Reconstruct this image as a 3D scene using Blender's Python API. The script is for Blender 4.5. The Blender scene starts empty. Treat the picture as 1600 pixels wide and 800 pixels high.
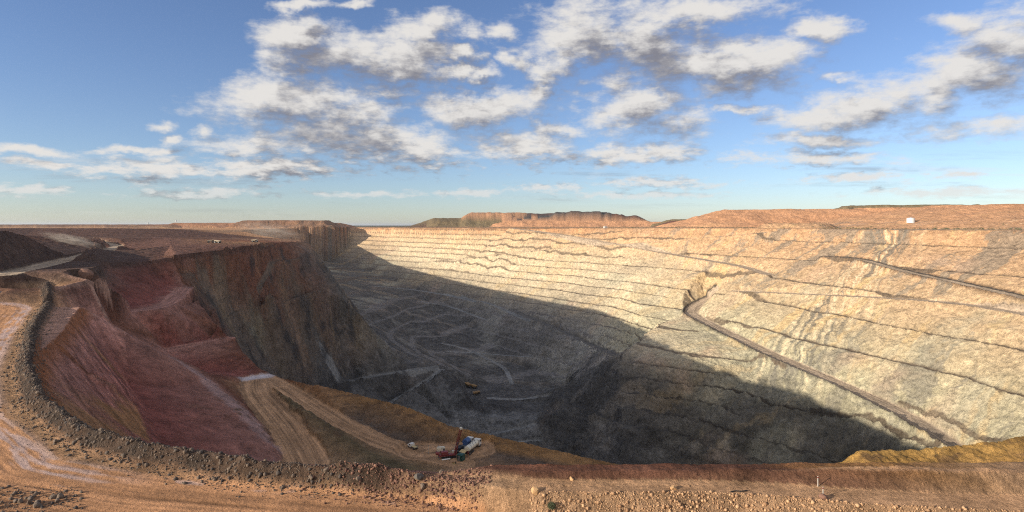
import bpy, bmesh, math, random
import numpy as np
from mathutils import Vector, Matrix
from mathutils.geometry import delaunay_2d_cdt

scene = bpy.context.scene
COL = scene.collection
R = math.radians
random.seed(7)

# ------------------------------------------------------------------ camera
FOC = 950.0                      # focal length in pixels of the 1600 wide photograph
HORIZ = 352.0
cam_d = bpy.data.cameras.new('camera')
cam = bpy.data.objects.new('camera', cam_d)
COL.objects.link(cam)
cam.location = (0, 0, 0)         # eye level is z = 0
cam.rotation_euler = (R(90), 0, 0)
cam_d.sensor_width = 36.0
cam_d.lens = 36.0 * FOC / 1600.0
cam_d.shift_y = -(400.0 - HORIZ) / 1600.0
cam_d.clip_start = 0.5
cam_d.clip_end = 120000.0
scene.camera = cam

# ------------------------------------------------------------------ light, sky, exposure
SUN_AZ = Vector((-0.90, -0.436, 0)).normalized()   # towards the sun
SUN_EL = R(14.5)
sun_dir = Vector((SUN_AZ.x * math.cos(SUN_EL), SUN_AZ.y * math.cos(SUN_EL), math.sin(SUN_EL)))
SUN_STRENGTH = 4.0
SKY_STRENGTH = 0.15
scene.view_settings.view_transform = 'Standard'
scene.view_settings.look = 'None'
scene.view_settings.exposure = 0.85
scene.view_settings.gamma = 1.0
scene.view_settings.use_curve_mapping = False
sl = bpy.data.lights.new('sun', 'SUN')
sl.energy = SUN_STRENGTH
sl.angle = R(0.53)
sl.color = (1.0, 0.90, 0.76)
so = bpy.data.objects.new('sun', sl)
COL.objects.link(so)
so.rotation_euler = (-sun_dir).to_track_quat('-Z', 'Y').to_euler()
scene.cycles.max_bounces = 4
scene.cycles.diffuse_bounces = 3
scene.cycles.transparent_max_bounces = 8
scene.cycles.volume_bounces = 0
scene.cycles.use_denoising = False
scene.cycles.filter_width = 1.1


class NB:
    """small helper to write node maths"""
    def __init__(self, tree):
        self.t = tree

    def n(self, typ, **kw):
        nd = self.t.nodes.new(typ)
        for k, v in kw.items():
            setattr(nd, k, v)
        return nd

    def put(self, sock, v):
        if isinstance(v, bpy.types.NodeSocket):
            self.t.links.new(v, sock)
        else:
            sock.default_value = v

    def m(self, op, a, b=None, c=None, clamp=False):
        nd = self.n('ShaderNodeMath', operation=op, use_clamp=clamp)
        self.put(nd.inputs[0], a)
        if b is not None:
            self.put(nd.inputs[1], b)
        if c is not None:
            self.put(nd.inputs[2], c)
        return nd.outputs[0]

    def v(self, op, a, b=None, scale=None):
        nd = self.n('ShaderNodeVectorMath', operation=op)
        self.put(nd.inputs[0], a)
        if b is not None:
            self.put(nd.inputs[1], b)
        if scale is not None:
            self.put(nd.inputs['Scale'], scale)
        return nd.outputs['Value'] if op in ('DOT_PRODUCT', 'LENGTH') else nd.outputs[0]

    def xyz(self, x, y, z):
        nd = self.n('ShaderNodeCombineXYZ')
        for i, q in enumerate((x, y, z)):
            self.put(nd.inputs[i], q)
        return nd.outputs[0]

    def noise(self, vec, scale, detail=5, rough=0.55, lac=2.0, dist=0.0, dim='3D'):
        nd = self.n('ShaderNodeTexNoise', noise_dimensions=dim)
        self.put(nd.inputs['Vector'], vec)
        self.put(nd.inputs['Scale'], scale)
        nd.inputs['Detail'].default_value = detail
        nd.inputs['Roughness'].default_value = rough
        nd.inputs['Lacunarity'].default_value = lac
        nd.inputs['Distortion'].default_value = dist
        return nd.outputs['Fac']

    def mr(self, v, a, b, c=0.0, d=1.0, smooth=True):
        nd = self.n('ShaderNodeMapRange', interpolation_type='SMOOTHSTEP' if smooth else 'LINEAR')
        nd.clamp = True
        self.put(nd.inputs[0], v)
        for i, q in enumerate((a, b, c, d)):
            self.put(nd.inputs[i + 1], q)
        return nd.outputs[0]

    def mix(self, f, a, b, mode='MIX'):
        nd = self.n('ShaderNodeMix', data_type='RGBA', blend_type=mode)
        self.put(nd.inputs[0], f)
        for s, q in ((nd.inputs[6], a), (nd.inputs[7], b)):
            if isinstance(q, bpy.types.NodeSocket):
                self.t.links.new(q, s)
            else:
                s.default_value = (*q[:3], 1.0)
        return nd.outputs[2]


# cumulus of one flat layer: centre (px, py) and half sizes seen from the camera point, kept
# as positions on the layer (unit = height of the cloud base)
CLOUDS = [
    (480, 160, 150, 48), (420, 145, 75, 36), (455, 55, 66, 30), (530, 82, 90, 36), (615, 98, 88, 34), (560, 180, 90, 32),
    (440, 103, 55, 32), (540, 222, 195, 34), (430, 225, 110, 26), (665, 232, 85, 34),
    (235, 264, 130, 18), (420, 264, 125, 19), (60, 257, 70, 9), (45, 240, 85, 9), (50, 300, 70, 9),
    (655, 45, 55, 24), (722, 52, 36, 18), (765, 170, 100, 33), (850, 142, 34, 19),
    (930, 65, 95, 58), (1030, 78, 130, 60), (1150, 95, 115, 48), (1090, 15, 120, 26), (870, 100, 48, 28), (960, 120, 60, 30),
    (1000, 160, 105, 36), (1060, 185, 85, 30), (880, 205, 52, 17), (835, 237, 105, 24), (975, 240, 100, 18),
    (1270, 182, 75, 22), (1350, 165, 100, 34), (1440, 140, 110, 44), (1530, 112, 105, 50), (1590, 60, 85, 58), (1490, 95, 70, 30),
    (1540, 196, 120, 20), (1290, 220, 95, 12), (1280, 247, 120, 13), (1500, 30, 60, 18),
    (325, 300, 110, 10), (1030, 285, 95, 9), (1345, 277, 85, 8), (1510, 272, 50, 7), (720, 300, 70, 7),
    (258, 194, 24, 10), (322, 198, 20, 11), (283, 216, 17, 7), (735, 122, 42, 14), (810, 95, 26, 16),
    (720, 92, 26, 12), (612, 150, 50, 16), (1270, 45, 75, 16), (1300, 110, 40, 12), (470, 5, 55, 8), (850, 293, 60, 7),
    (1000, 305, 130, 6), (1480, 300, 140, 8), (200, 237, 90, 7), (560, 304, 80, 5), (1160, 172, 50, 9), (780, 48, 34, 16), (550, 8, 30, 8),
]


def build_world():
    w = bpy.data.worlds.new('World')
    scene.world = w
    w.use_nodes = True
    t = w.node_tree
    t.nodes.clear()
    b = NB(t)
    sky = b.n('ShaderNodeTexSky', sky_type='NISHITA')
    sky.sun_disc = False
    sky.sun_elevation = SUN_EL
    sky.sun_rotation = math.atan2(sun_dir.x, sun_dir.y)
    sky.altitude = 350
    sky.air_density = 1.0
    sky.dust_density = 0.2
    sky.ozone_density = 2.0
    tc = b.n('ShaderNodeTexCoord')
    d = tc.outputs['Generated']
    sp = b.n('ShaderNodeSeparateXYZ')
    t.links.new(d, sp.inputs[0])
    # positions on the sky in front of the camera as tangents: u to the right, v upwards
    dy = b.m('MAXIMUM', sp.outputs[1], 0.08)
    u = b.m('DIVIDE', sp.outputs[0], dy)
    v = b.m('DIVIDE', sp.outputs[2], dy)
    front = b.mr(sp.outputs[1], 0.25, 0.55)

    wn = b.n('ShaderNodeTexNoise', noise_dimensions='3D')
    t.links.new(d, wn.inputs['Vector'])
    wn.inputs['Scale'].default_value = 9.0
    wn.inputs['Detail'].default_value = 5
    wn.inputs['Roughness'].default_value = 0.62
    warp = b.v('MULTIPLY', b.v('SUBTRACT', wn.outputs['Color'], (0.5, 0.5, 0.5)),
               b.xyz(b.mr(v, 0.02, 0.2, 0.08, 0.15), b.mr(v, 0.02, 0.2, 0.012, 0.085), 0.0))

    def density(du, dv, det=8.0):
        """cloud density along a direction: the big clouds as groups of billows, broken up by noise"""
        uv = b.v('ADD', b.xyz(b.m('ADD', u, du), b.m('ADD', v, dv), 0.0), warp)
        acc = None
        for (x, y, hw, hh) in CLOUDS:
            q = b.v('SUBTRACT', uv, ((x - 800) / FOC, (HORIZ - y) / FOC, 0))
            q = b.v('MULTIPLY', q, (FOC / hw, FOC / hh, 0))
            dd = b.v('DOT_PRODUCT', q, q)
            acc = dd if acc is None else b.m('MINIMUM', acc, dd)
        cv = b.m('SUBTRACT', 1.0, b.m('SQRT', acc))
        cv = b.m('MINIMUM', b.m('MAXIMUM', cv, -1.3), 0.75)
        dirv = b.v('ADD', d, (du, 0, dv))
        gen = b.m('MULTIPLY', b.m('SUBTRACT', b.noise(dirv, 2.6, 2, 0.5), 0.40), 3.2)  # clouds added outside the view for whitish fill
        cv = b.m('ADD', b.m('MULTIPLY', cv, front), b.m('MULTIPLY', gen, b.m('SUBTRACT', 1.0, front)))
        nz = b.noise(b.v('MULTIPLY', dirv, (1.0, 1.0, 1.75)), 11.0, detail=det, rough=0.60, lac=2.1)
        nz2 = b.noise(b.v('MULTIPLY', dirv, (1.0, 1.0, 3.0)), 36.0, detail=6.0, rough=0.62)
        # nearer the horizon the clouds are farther off and their billows smaller
        lowf = b.mr(v, 0.16, 0.05)
        mixf = b.m('ADD', 0.30, b.m('MULTIPLY', lowf, 0.62))
        nz = b.m('ADD', b.m('MULTIPLY', nz, b.m('SUBTRACT', 1.0, mixf)), b.m('MULTIPLY', nz2, mixf))
        nn = b.m('SUBTRACT', nz, 0.5)
        return b.m('ADD', b.m('ADD', b.m('MULTIPLY', cv, 0.85), 0.12), b.m('MULTIPLY', nn, 3.6)), nn
    D1, N1 = density(0.0, 0.0)
    D2, N2 = density(-0.012, 0.017)
    a = b.mr(D1, -0.22, 0.85, 0.0, 0.96)
    D3, N3 = density(-0.030, 0.046, 5.0)
    rel = b.m('SUBTRACT', D1, D2)
    thick = b.mr(D3, -0.15, 0.95)
    lit = b.m('ADD', b.m('ADD', 0.80, b.m('MULTIPLY', rel, 0.62)), b.m('MULTIPLY', thick, -0.62), clamp=True)
    col = b.mix(b.mr(lit, -0.1, 1.05), (0.27, 0.265, 0.305), (0.97, 0.935, 0.89))
    # thin sheets low over the horizon
    thin = b.noise(b.xyz(b.m('MULTIPLY', u, 2.2), b.m('MULTIPLY', v, 34.0), 0.0), 1.0, 6, 0.62)
    thin = b.m('MULTIPLY', b.mr(thin, 0.50, 0.72, 0.0, 0.6), b.m('MULTIPLY', b.mr(v, 0.005, 0.02), b.mr(v, 0.15, 0.07)))
    a = b.m('MAXIMUM', a, b.m('MULTIPLY', thin, front))
    far = b.mr(v, 0.0, 0.10, 0.35, 1.0)
    far = b.m('ADD', b.m('MULTIPLY', far, front), b.m('SUBTRACT', 1.0, front))
    a = b.m('MULTIPLY', a, far)
    a = b.m('MULTIPLY', a, b.mr(sp.outputs[2], 0.0, 0.02))
    tint = b.mix(b.mr(v, 0.0, 0.22), SKY_LOW, SKY_TINT)
    skc = b.mix(1.0, sky.outputs[0], tint, 'MULTIPLY')
    final = b.v('ADD', b.v('SCALE', skc, scale=b.m('SUBTRACT', 1.0, a)), b.v('SCALE', col, scale=b.m('MULTIPLY', a, b.mr(front, 0.0, 1.0, CLOUD_GAIN * 1.85, CLOUD_GAIN, False))))  # clouds outside the view made brighter to lift the shade
    bg = b.n('ShaderNodeBackground')
    t.links.new(final, bg.inputs[0])
    bg.inputs[1].default_value = SKY_STRENGTH
    out = b.n('ShaderNodeOutputWorld')
    t.links.new(bg.outputs[0], out.inputs[0])
    w.cycles.sampling_method = 'MANUAL'
    w.cycles.sample_map_resolution = 512


CLOUD_GAIN = 3.1
HAZE_DENSITY = 2.0e-5
SKY_TINT = (0.44, 0.455, 0.57)
SKY_LOW = (0.41, 0.46, 0.62)
build_world()

# ------------------------------------------------------------------ numpy noise
_GA = np.arange(1024) * (2 * math.pi / 1024)
_GC = np.cos(_GA).astype(np.float32); _GS = np.sin(_GA).astype(np.float32)


def perlin(x, y, seed=0):
    x = np.asarray(x, np.float64); y = np.asarray(y, np.float64)
    x, y = np.broadcast_arrays(x, y)
    x0 = np.floor(x); y0 = np.floor(y)
    fx = (x - x0).astype(np.float32); fy = (y - y0).astype(np.float32)
    hx = (x0.astype(np.int64) & 0xffffffff).astype(np.uint32) * np.uint32(374761393)
    hy = (y0.astype(np.int64) & 0xffffffff).astype(np.uint32) * np.uint32(668265263) + np.uint32((seed * 2246822519) & 0xffffffff)
    hx1 = hx + np.uint32(374761393); hy1 = hy + np.uint32(668265263)
    u = fx * fx * fx * (fx * (fx * 6 - 15) + 10)
    v = fy * fy * fy * (fy * (fy * 6 - 15) + 10)

    def g(h, dx, dy):
        h = (h ^ (h >> np.uint32(13))) * np.uint32(1274126177)
        h = ((h ^ (h >> np.uint32(16))) & np.uint32(1023)).astype(np.intp)
        return _GC[h] * (fx - np.float32(dx)) + _GS[h] * (fy - np.float32(dy))
    a = g(hx + hy, 0, 0); b_ = g(hx1 + hy, 1, 0); c = g(hx + hy1, 0, 1); d = g(hx1 + hy1, 1, 1)
    return (a + (b_ - a) * u) * (1 - v) + (c + (d - c) * u) * v


def fbm(x, y, octaves=4, seed=0, gain=0.5, ridged=False):
    s = 0.0; amp = 1.0; tot = 0.0
    for o in range(octaves):
        q = perlin(x * 2 ** o + 17.3 * o, y * 2 ** o - 9.1 * o, seed + o) * 1.45
        if ridged:
            q = 1 - 2 * np.abs(q)
        s = s + q * amp
        tot += amp
        amp *= gain
    return s / tot


def sstep(a, b, x):
    t = np.clip((x - a) / (b - a), 0, 1)
    return t * t * (3 - 2 * t)


# ------------------------------------------------------------------ the lie of the land: break lines
def A(px, py, z):                 # a point of the photograph whose level is known
    Y = z * FOC / (HORIZ - py)
    return ((px - 800) / FOC * Y, Y, z)


PAL = {
    'road':   (0.46, 0.27, 0.145), 'roadg': (0.42, 0.32, 0.22), 'red':   (0.29, 0.098, 0.074), 'pink':  (0.40, 0.20, 0.15),
    'ochre':  (0.37, 0.195, 0.075), 'olive': (0.17, 0.125, 0.065), 'brown': (0.15, 0.108, 0.078), 'tan':  (0.47, 0.29, 0.165),
    'cream':  (0.61, 0.51, 0.355), 'green': (0.50, 0.455, 0.31), 'peach': (0.58, 0.43, 0.27), 'grey':  (0.135, 0.125, 0.112),
    'dark':   (0.070, 0.062, 0.055), 'laterite': (0.43, 0.225, 0.115), 'plain': (0.34, 0.21, 0.12), 'rust': (0.20, 0.085, 0.05),
    'spur':   (0.165, 0.14, 0.11), 'umber': (0.105, 0.050, 0.035), 'yellow': (0.50, 0.29, 0.085), 'blue': (0.215, 0.215, 0.205),
}
VX, VC, VT, ED = [], [], [], []


def line(pts, col, terr=0.0, closed=False, edge=True):
    """break line: every point gets the colour and the benching weight"""
    i0 = len(VX)
    for q in pts:
        c = col; tq = terr
        if len(q) > 3:
            c = q[3]
        VX.append((float(q[0]), float(q[1]), float(q[2]))); VC.append(PAL[c]); VT.append(tq)
    if edge:
        for i in range(i0, len(VX) - 1):
            ED.append((i, i + 1))
        if closed:
            ED.append((len(VX) - 1, i0))


def c_(p, col):
    return (p[0], p[1], p[2], col)


# lookout mound under the camera
line([(-5, -4, -2.2), (5, -4, -2.2), (5, 4, -2.4), (-5, 4, -2.4)], 'tan', closed=True)
line([(-40, 25, -19), (0, 32, -19), (40, 28, -19)], 'road')
line([(-60, -60, -3), (60, -60, -3)], 'tan')
# lower haul road: outer edge, then the toe of the rubble windrow on the pit side
road_outer = [(-260, 300, -35), (-228, 245, -36), (-186, 185, -36), (-146, 130, -36), (-112, 92, -36), (-78, 66, -36), (-45, 59, -36.3), (-5, 56, -36.6), (35, 54, -36.8), (80, 50, -37)]
line(road_outer, 'road')
road_toe = [A(58, 458, -35), A(62, 480, -36), A(32, 520, -36), A(15, 580, -36), A(28, 640, -36), A(100, 700, -36), A(200, 730, -36.1), A(350, 757, -36.2), A(480, 768, -36.3), A(650, 783, -36.4), (-2, 76.3, -36.6)]
line(road_toe, 'road')
line([(20, 70, -37), (62, 67, -37.2), (110, 56, -37.4)], 'road')
# crest of the red amphitheatre (inner side of the windrow)
crest = [A(128, 480, -36), A(98, 515, -36), A(63, 550, -36), A(52, 590, -36), A(70, 630, -36), A(130, 665, -36), A(210, 692, -36), A(300, 712, -36), A(420, 722, -36.2), A(560, 731, -36.3), A(700, 738, -36.2), (0, 87.5, -36)]
line([c_(q, 'pink') for q in crest], 'pink')
# right hand terrace in the sun, with the rubble bank below it and the low shelf behind it
rub_crest = [(-22, 86.2, -35.3), (-11, 82.6, -34.5), (-3, 78.6, -33.7), (3.5, 75.6, -33.2), A(960, 769, -33), A(1100, 769, -33), A(1200, 774, -33), A(1350, 788, -33), A(1600, 800, -33), (110, 60, -33)]
line(rub_crest, 'tan')
line([(4, 72.3, -36.4), (25, 71.2, -36.6), (45, 69.5, -36.8), (62, 66.5, -36.9), (110, 57, -37)], 'tan')
sh_toe = [(-11, 84.8, -34.7), (-4, 81.3, -33.8), A(838, 750, -33), A(960, 751, -33), A(1100, 751.5, -33), A(1220, 757, -33), A(1300, 763, -33), A(1400, 768, -33), A(1600, 774, -33), (115, 68, -33)]
line(sh_toe, 'tan')
line([(-4, 83.2, -33.2), (3, 79.9, -32.3), (17, 79.8, -32.2), (32, 79.5, -32.0), (43, 78.6, -31.6, 'ochre'), (50, 77.6, -31.3, 'ochre'), (62, 76.6, -31.2, 'tan'), (115, 71, -31, 'tan')], 'umber')  # umber left end: the bund's shade put into the colour
line([(-3, 85, -33.5), (3, 82.2, -32.4), (32, 82, -32.1), (50, 80.6, -31.4, 'ochre'), (68, 80, -31.2, 'tan'), (118, 75, -31, 'tan')], 'rust')
line([(6, 92, -37.5), (30, 93, -37.8), (50, 98, -45), (68, 102, -47), (86, 103, -46.5), (140, 102, -44)], 'ochre')
line([(20, 101, -40.2), (40, 101.5, -40.4), (54, 112, -46.5), A(1312, 724, -47.5), A(1340, 706, -45), A(1420, 704, -45), A(1500, 697, -44.4), A(1560, 690, -43.5), A(1600, 684, -43), (150, 132, -41)], 'yellow')
# hidden slope below the near rim
line([(-58, 150, -74), (-35, 150, -70), (0, 150, -70), (40, 150, -70), (80, 150, -78), (150, 160, -90), (260, 120, -100)], 'ochre')
line([(110, 200, -110), (200, 220, -160), (300, 160, -180)], 'spur')
# drill bench and its rim over the pit
line([(-50, 195, -85), (-20, 190, -88), (20, 195, -90), (60, 200, -92)], 'olive')
line([A(480, 600, -78), A(560, 618, -80), A(640, 638, -82), A(700, 665, -84.5), A(760, 690, -87), A(850, 717, -89), A(900, 725, -90.5), A(980, 729, -92), (85, 228, -100), (130, 225, -116)], 'ochre')
line([A(560, 655, -84.5), A(640, 690, -87.5), A(690, 700, -88), A(760, 705, -88.3), A(850, 728, -89.5)], 'brown')
# ramps on the left, from the hairpin down
line([A(425, 590, -80), A(500, 640, -82.5), A(560, 680, -85.5), A(640, 710, -88), A(700, 722, -88)], 'road')
line([A(385, 605, -80), A(425, 640, -82), A(470, 690, -84.5), A(482, 722, -86)], 'road')
line([A(455, 625, -80.5), A(520, 672, -82.5), A(580, 712, -86), A(640, 730, -88)], 'olive')
# ridge between the amphitheatre and the ramp
line([A(150, 502, -48), A(180, 512, -52), A(255, 552, -70), A(330, 600, -72), A(390, 650, -76), A(428, 690, -81), A(436, 716, -83)], 'pink')
line([A(175, 503, -52), A(262, 548, -71.5), A(335, 592, -74.5), A(395, 640, -80)], 'rust')
# floor of the amphitheatre
line([(-150, 240, -64), (-130, 217, -67), (-109, 191, -69), (-84, 166, -72), (-66, 160, -76)], 'red')
# second bench and the face below it
line([A(262, 549, -71.5), A(310, 540, -72), A(360, 532, -72)], 'pink')
line([A(258, 541, -71), A(330, 526, -71.5), A(352, 520, -71.5)], 'red')
line([A(290, 575, -78), A(340, 580, -80), A(376, 588, -80)], 'red')
# first bench
line([A(150, 494, -50), A(205, 489, -50), A(255, 484, -50), A(278, 476, -50)], 'pink')
line([A(160, 488, -49.5), A(225, 476, -49.5), A(240, 466, -49), A(262, 446, -46)], 'red')
line([A(278, 476, -50), A(270, 462, -49), A(292, 446, -46.5)], 'pink')
# upper plateau edge on the left
line([A(20, 452, -30), A(100, 447, -30), A(140, 437, -28.5), A(182, 430, -28), A(222, 409, -28), A(232, 404, -28)], 'umber')
line([A(100, 425, -25), A(140, 420, -25), A(160, 410, -25), A(196, 394, -25)], 'brown')
# rim of the red wall against the pit
line([A(232, 404, -28), A(248, 414, -34), A(270, 428, -40), A(294, 447, -47), A(306, 466, -55), A(345, 514, -66), A(362, 532, -72), A(378, 552, -75), A(402, 575, -79), A(425, 586, -79.5), A(480, 600, -78)], 'rust', 0)
# dark hill on the left
line([A(-200, 362, -3.5), A(0, 360, -3), A(50, 361.5, -4), A(92, 372, -9), A(132, 386, -16)], 'brown')
line([A(-150, 440, -27), A(0, 425, -25), A(60, 415, -25), A(120, 402, -25), A(160, 392, -25)], 'brown')
line([(-420, 420, -4), (-480, 560, -8), (-420, 640, -18)], 'rust')
line([A(0, 450, -31), (-420, 300, -28), (-600, 300, -12)], 'umber')
# recess wall beyond and the high ground behind
line([A(135, 375.5, -18), A(200, 373, -17.5), A(262, 372, -17.5)], 'umber')
line([A(150, 388, -26), A(205, 391, -26), A(250, 392, -27)], 'rust')
line([A(262, 372, -17.5), A(268, 384, -22), A(272, 399, -25)], 'pink')
line([A(120, 372, -18), c_(A(240, 370, -18), 'umber'), c_(A(330, 380, -22), 'laterite'), c_(A(410, 379, -22), 'tan')], 'brown')
line([(-800, 1000, -18), (-560, 1010, -20), (-450, 1050, -21)], 'umber')
line([(-900, 1150, -6), (-740, 1130, -6), (-650, 1160, -7)], 'umber')
# top edge of the dark cliff
line([A(268, 402, -26), A(300, 396, -25), A(350, 391, -25), A(400, 386, -24), A(440, 379, -24), A(478, 376, -24)], 'rust', 0.0)
# nose of the cliff down to the hairpin, its foot
line([A(478, 376, -24), A(500, 400, -46), A(540, 470, -110), A(600, 530, -166), A(648, 562, -202), A(688, 571, -224)], 'grey', 0.45)
line([A(300, 420, -38), A(360, 470, -75), A(420, 540, -130), A(470, 590, -185)], 'brown', 0.45)
line([A(420, 400, -40), A(470, 470, -98), A(520, 540, -160), A(555, 580, -205)], 'brown', 0.45)
line([(-170, 450, -195), (-205, 600, -208), A(500, 600, -205), A(560, 590, -213), A(640, 576, -222), A(690, 574, -225)], 'grey')
line([A(500, 606, -208), A(560, 600, -216), A(645, 583, -225), A(680, 577, -226), A(696, 582, -227)], 'grey')
line([A(696, 582, -227), A(652, 606, -233), A(600, 635, -240), (-175, 740, -246)], 'grey')
line([A(714, 590, -238), A(740, 640, -262), A(700, 642, -263), A(640, 640, -263)], 'dark')
# pit floor
line([A(660, 634, -263.5), A(700, 641, -264), A(760, 650, -265), A(830, 658, -266)], 'blue')
line([A(668, 655, -276), A(720, 668, -277), A(780, 674, -277), A(830, 675, -276)], 'blue')
line([(-120, 760, -280), (-60, 780, -281), (20, 790, -282), (120, 660, -300), (220, 535, -308), (300, 400, -312), (340, 250, -312)], 'grey')
line([(-150, 560, -270), (-60, 500, -285), (100, 420, -305)], 'grey')
line([A(720, 610, -258), A(760, 600, -258), A(850, 620, -262), A(850, 645, -265)], 'grey')
line([A(560, 425, -150), A(600, 440, -165), A(640, 470, -192), A(680, 520, -228), A(715, 560, -250), A(760, 592, -258)], 'grey', 0.8)
line([A(640, 520, -228), A(690, 560, -250)], 'grey', 0.8)
# foot of the great wall
line([(-672, 2240, -130), (-452, 1960, -150), A(660, 455, -182), A(720, 505, -228), A(800, 556, -252), A(860, 605, -266), (112, 980, -262)], 'grey', 0.7)
# behind the west cliff
line([(-215, 1000, -196), (-330, 1200, -185), (-520, 1550, -160), (-690, 1850, -142), (-700, 2080, -135), (-672, 2240, -130)], 'grey', 0.8)
line([A(478, 376, -24), (-420, 1080, -22), (-600, 1350, -14), (-770, 1750, -11), (-800, 2150, -9), (-770, 2560, -8)], 'laterite', 0.5)
# top of the great wall
line([(-770, 2560, -8), (-520, 2325, -8), (-400, 2190, -8), (-208, 1985, -8), (0, 1720, -8), (150, 1560, -7), (305, 1420, -7), (484, 1165, -7), (580, 920, -7.5), (634, 748, -7.5), (690, 480, -8), (700, 200, -8), (660, -200, -8)], 'laterite', 1.0)
line([(-720, 2480, -34), (-480, 2260, -34), (-205, 1945, -34), (0, 1680, -32), (290, 1390, -32), (462, 1150, -32), (556, 915, -32), (600, 742, -32), (660, 470, -32)], 'peach', 1.0)
# mid height of the wall
line([(-330, 1960, -100), (-140, 1720, -118), (0, 1520, -120), (130, 1370, -120), (240, 1240, -112)], 'cream', 1.0)
# haul road on the wall and spur below it
line([A(1075, 490, -148), A(1110, 508, -153), A(1200, 553, -163), A(1300, 596, -172), A(1400, 642, -181), A(1492, 702, -190), (370, 420, -198), (350, 300, -206)], 'green', 0.9)
line([(360, 1060, -100), (395, 980, -100), (440, 800, -100), (470, 640, -100), (490, 480, -100), (500, 300, -100)], 'peach', 1.0)
line([A(1075, 490, -148), A(1030, 508, -158), A(1000, 530, -168), A(968, 566, -186)], 'cream', 0.9)
line([A(968, 566, -186), A(930, 600, -216), A(880, 640, -252), A(840, 674, -277)], 'spur', 0.9)
line([A(840, 674, -277), A(850, 702, -290), (120, 660, -300)], 'spur', 0.4)
line([(230, 1010, -170), (190, 940, -200), (120, 985, -262)], 'green', 0.8)
# the plain
line([(-520, 2600, -8), (-100, 2500, -8), (600, 1900, -7), (1100, 1200, -7), (1300, 300, -8)], 'plain')
line([(-3000, 1500, -8), (-2500, 4000, -10), (0, 6000, -10), (3000, 4500, -10), (4000, 500, -10), (2500, -2500, -10), (-2500, -2500, -10)], 'plain', closed=True)
line([(-900, 60, -10), (-900, -500, -10), (400, -600, -8)], 'plain')
FAR = 60000.0
line([(FAR * math.cos(a), FAR * math.sin(a), -10) for a in np.linspace(0, 2 * math.pi, 13)[:-1]], 'plain', closed=True)

res = delaunay_2d_cdt([Vector((p[0], p[1])) for p in VX], ED, [], 0, 0.02)
tv = np.array([(v.x, v.y) for v in res[0]])
PX = np.array(VX); PC = np.array(VC); PT = np.array(VT)
tz = np.zeros(len(tv)); tcol = np.zeros((len(tv), 3)); ttr = np.zeros(len(tv))
for i, orig in enumerate(res[3]):
    if len(orig):
        tz[i] = PX[orig, 2].mean(); tcol[i] = PC[orig].mean(0); ttr[i] = PT[orig].mean()
    else:
        # crossing of two break lines: take the height along the nearest one
        best = None
        for (a, b2) in ED:
            pa, pb = PX[a, :2], PX[b2, :2]
            dd = pb - pa
            s = np.clip(np.dot(tv[i] - pa, dd) / max(np.dot(dd, dd), 1e-9), 0, 1)
            e = np.linalg.norm(pa + s * dd - tv[i])
            if best is None or e < best[0]:
                best = (e, a, b2, s)
        e, a, b2, s = best
        tz[i] = PX[a, 2] * (1 - s) + PX[b2, 2] * s
        tcol[i] = PC[a] * (1 - s) + PC[b2] * s
        ttr[i] = PT[a] * (1 - s) + PT[b2] * s
        print('CROSSING', i, tv[i], VX[a], VX[b2])
TRI = np.array([f for f in res[2] if len(f) == 3])

# ------------------------------------------------------------------ grid of the ground sheet
VIEW = R(44)
az = np.concatenate([np.linspace(-math.pi, -VIEW, 90)[:-1], np.linspace(-VIEW, VIEW, 1200), np.linspace(VIEW, math.pi, 90)[1:]])
rr = np.concatenate([np.geomspace(2.5, 62, 40)[:-1], np.geomspace(62, 120, 160)[:-1], np.geomspace(120, 420, 300)[:-1],
                     np.geomspace(420, 1750, 820)[:-1], np.geomspace(1750, 2700, 110)[:-1], np.geomspace(2700, 55000, 60)])
NA, NR = len(az), len(rr)
GX = np.sin(az)[None, :] * rr[:, None]
GY = np.cos(az)[None, :] * rr[:, None]


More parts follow.
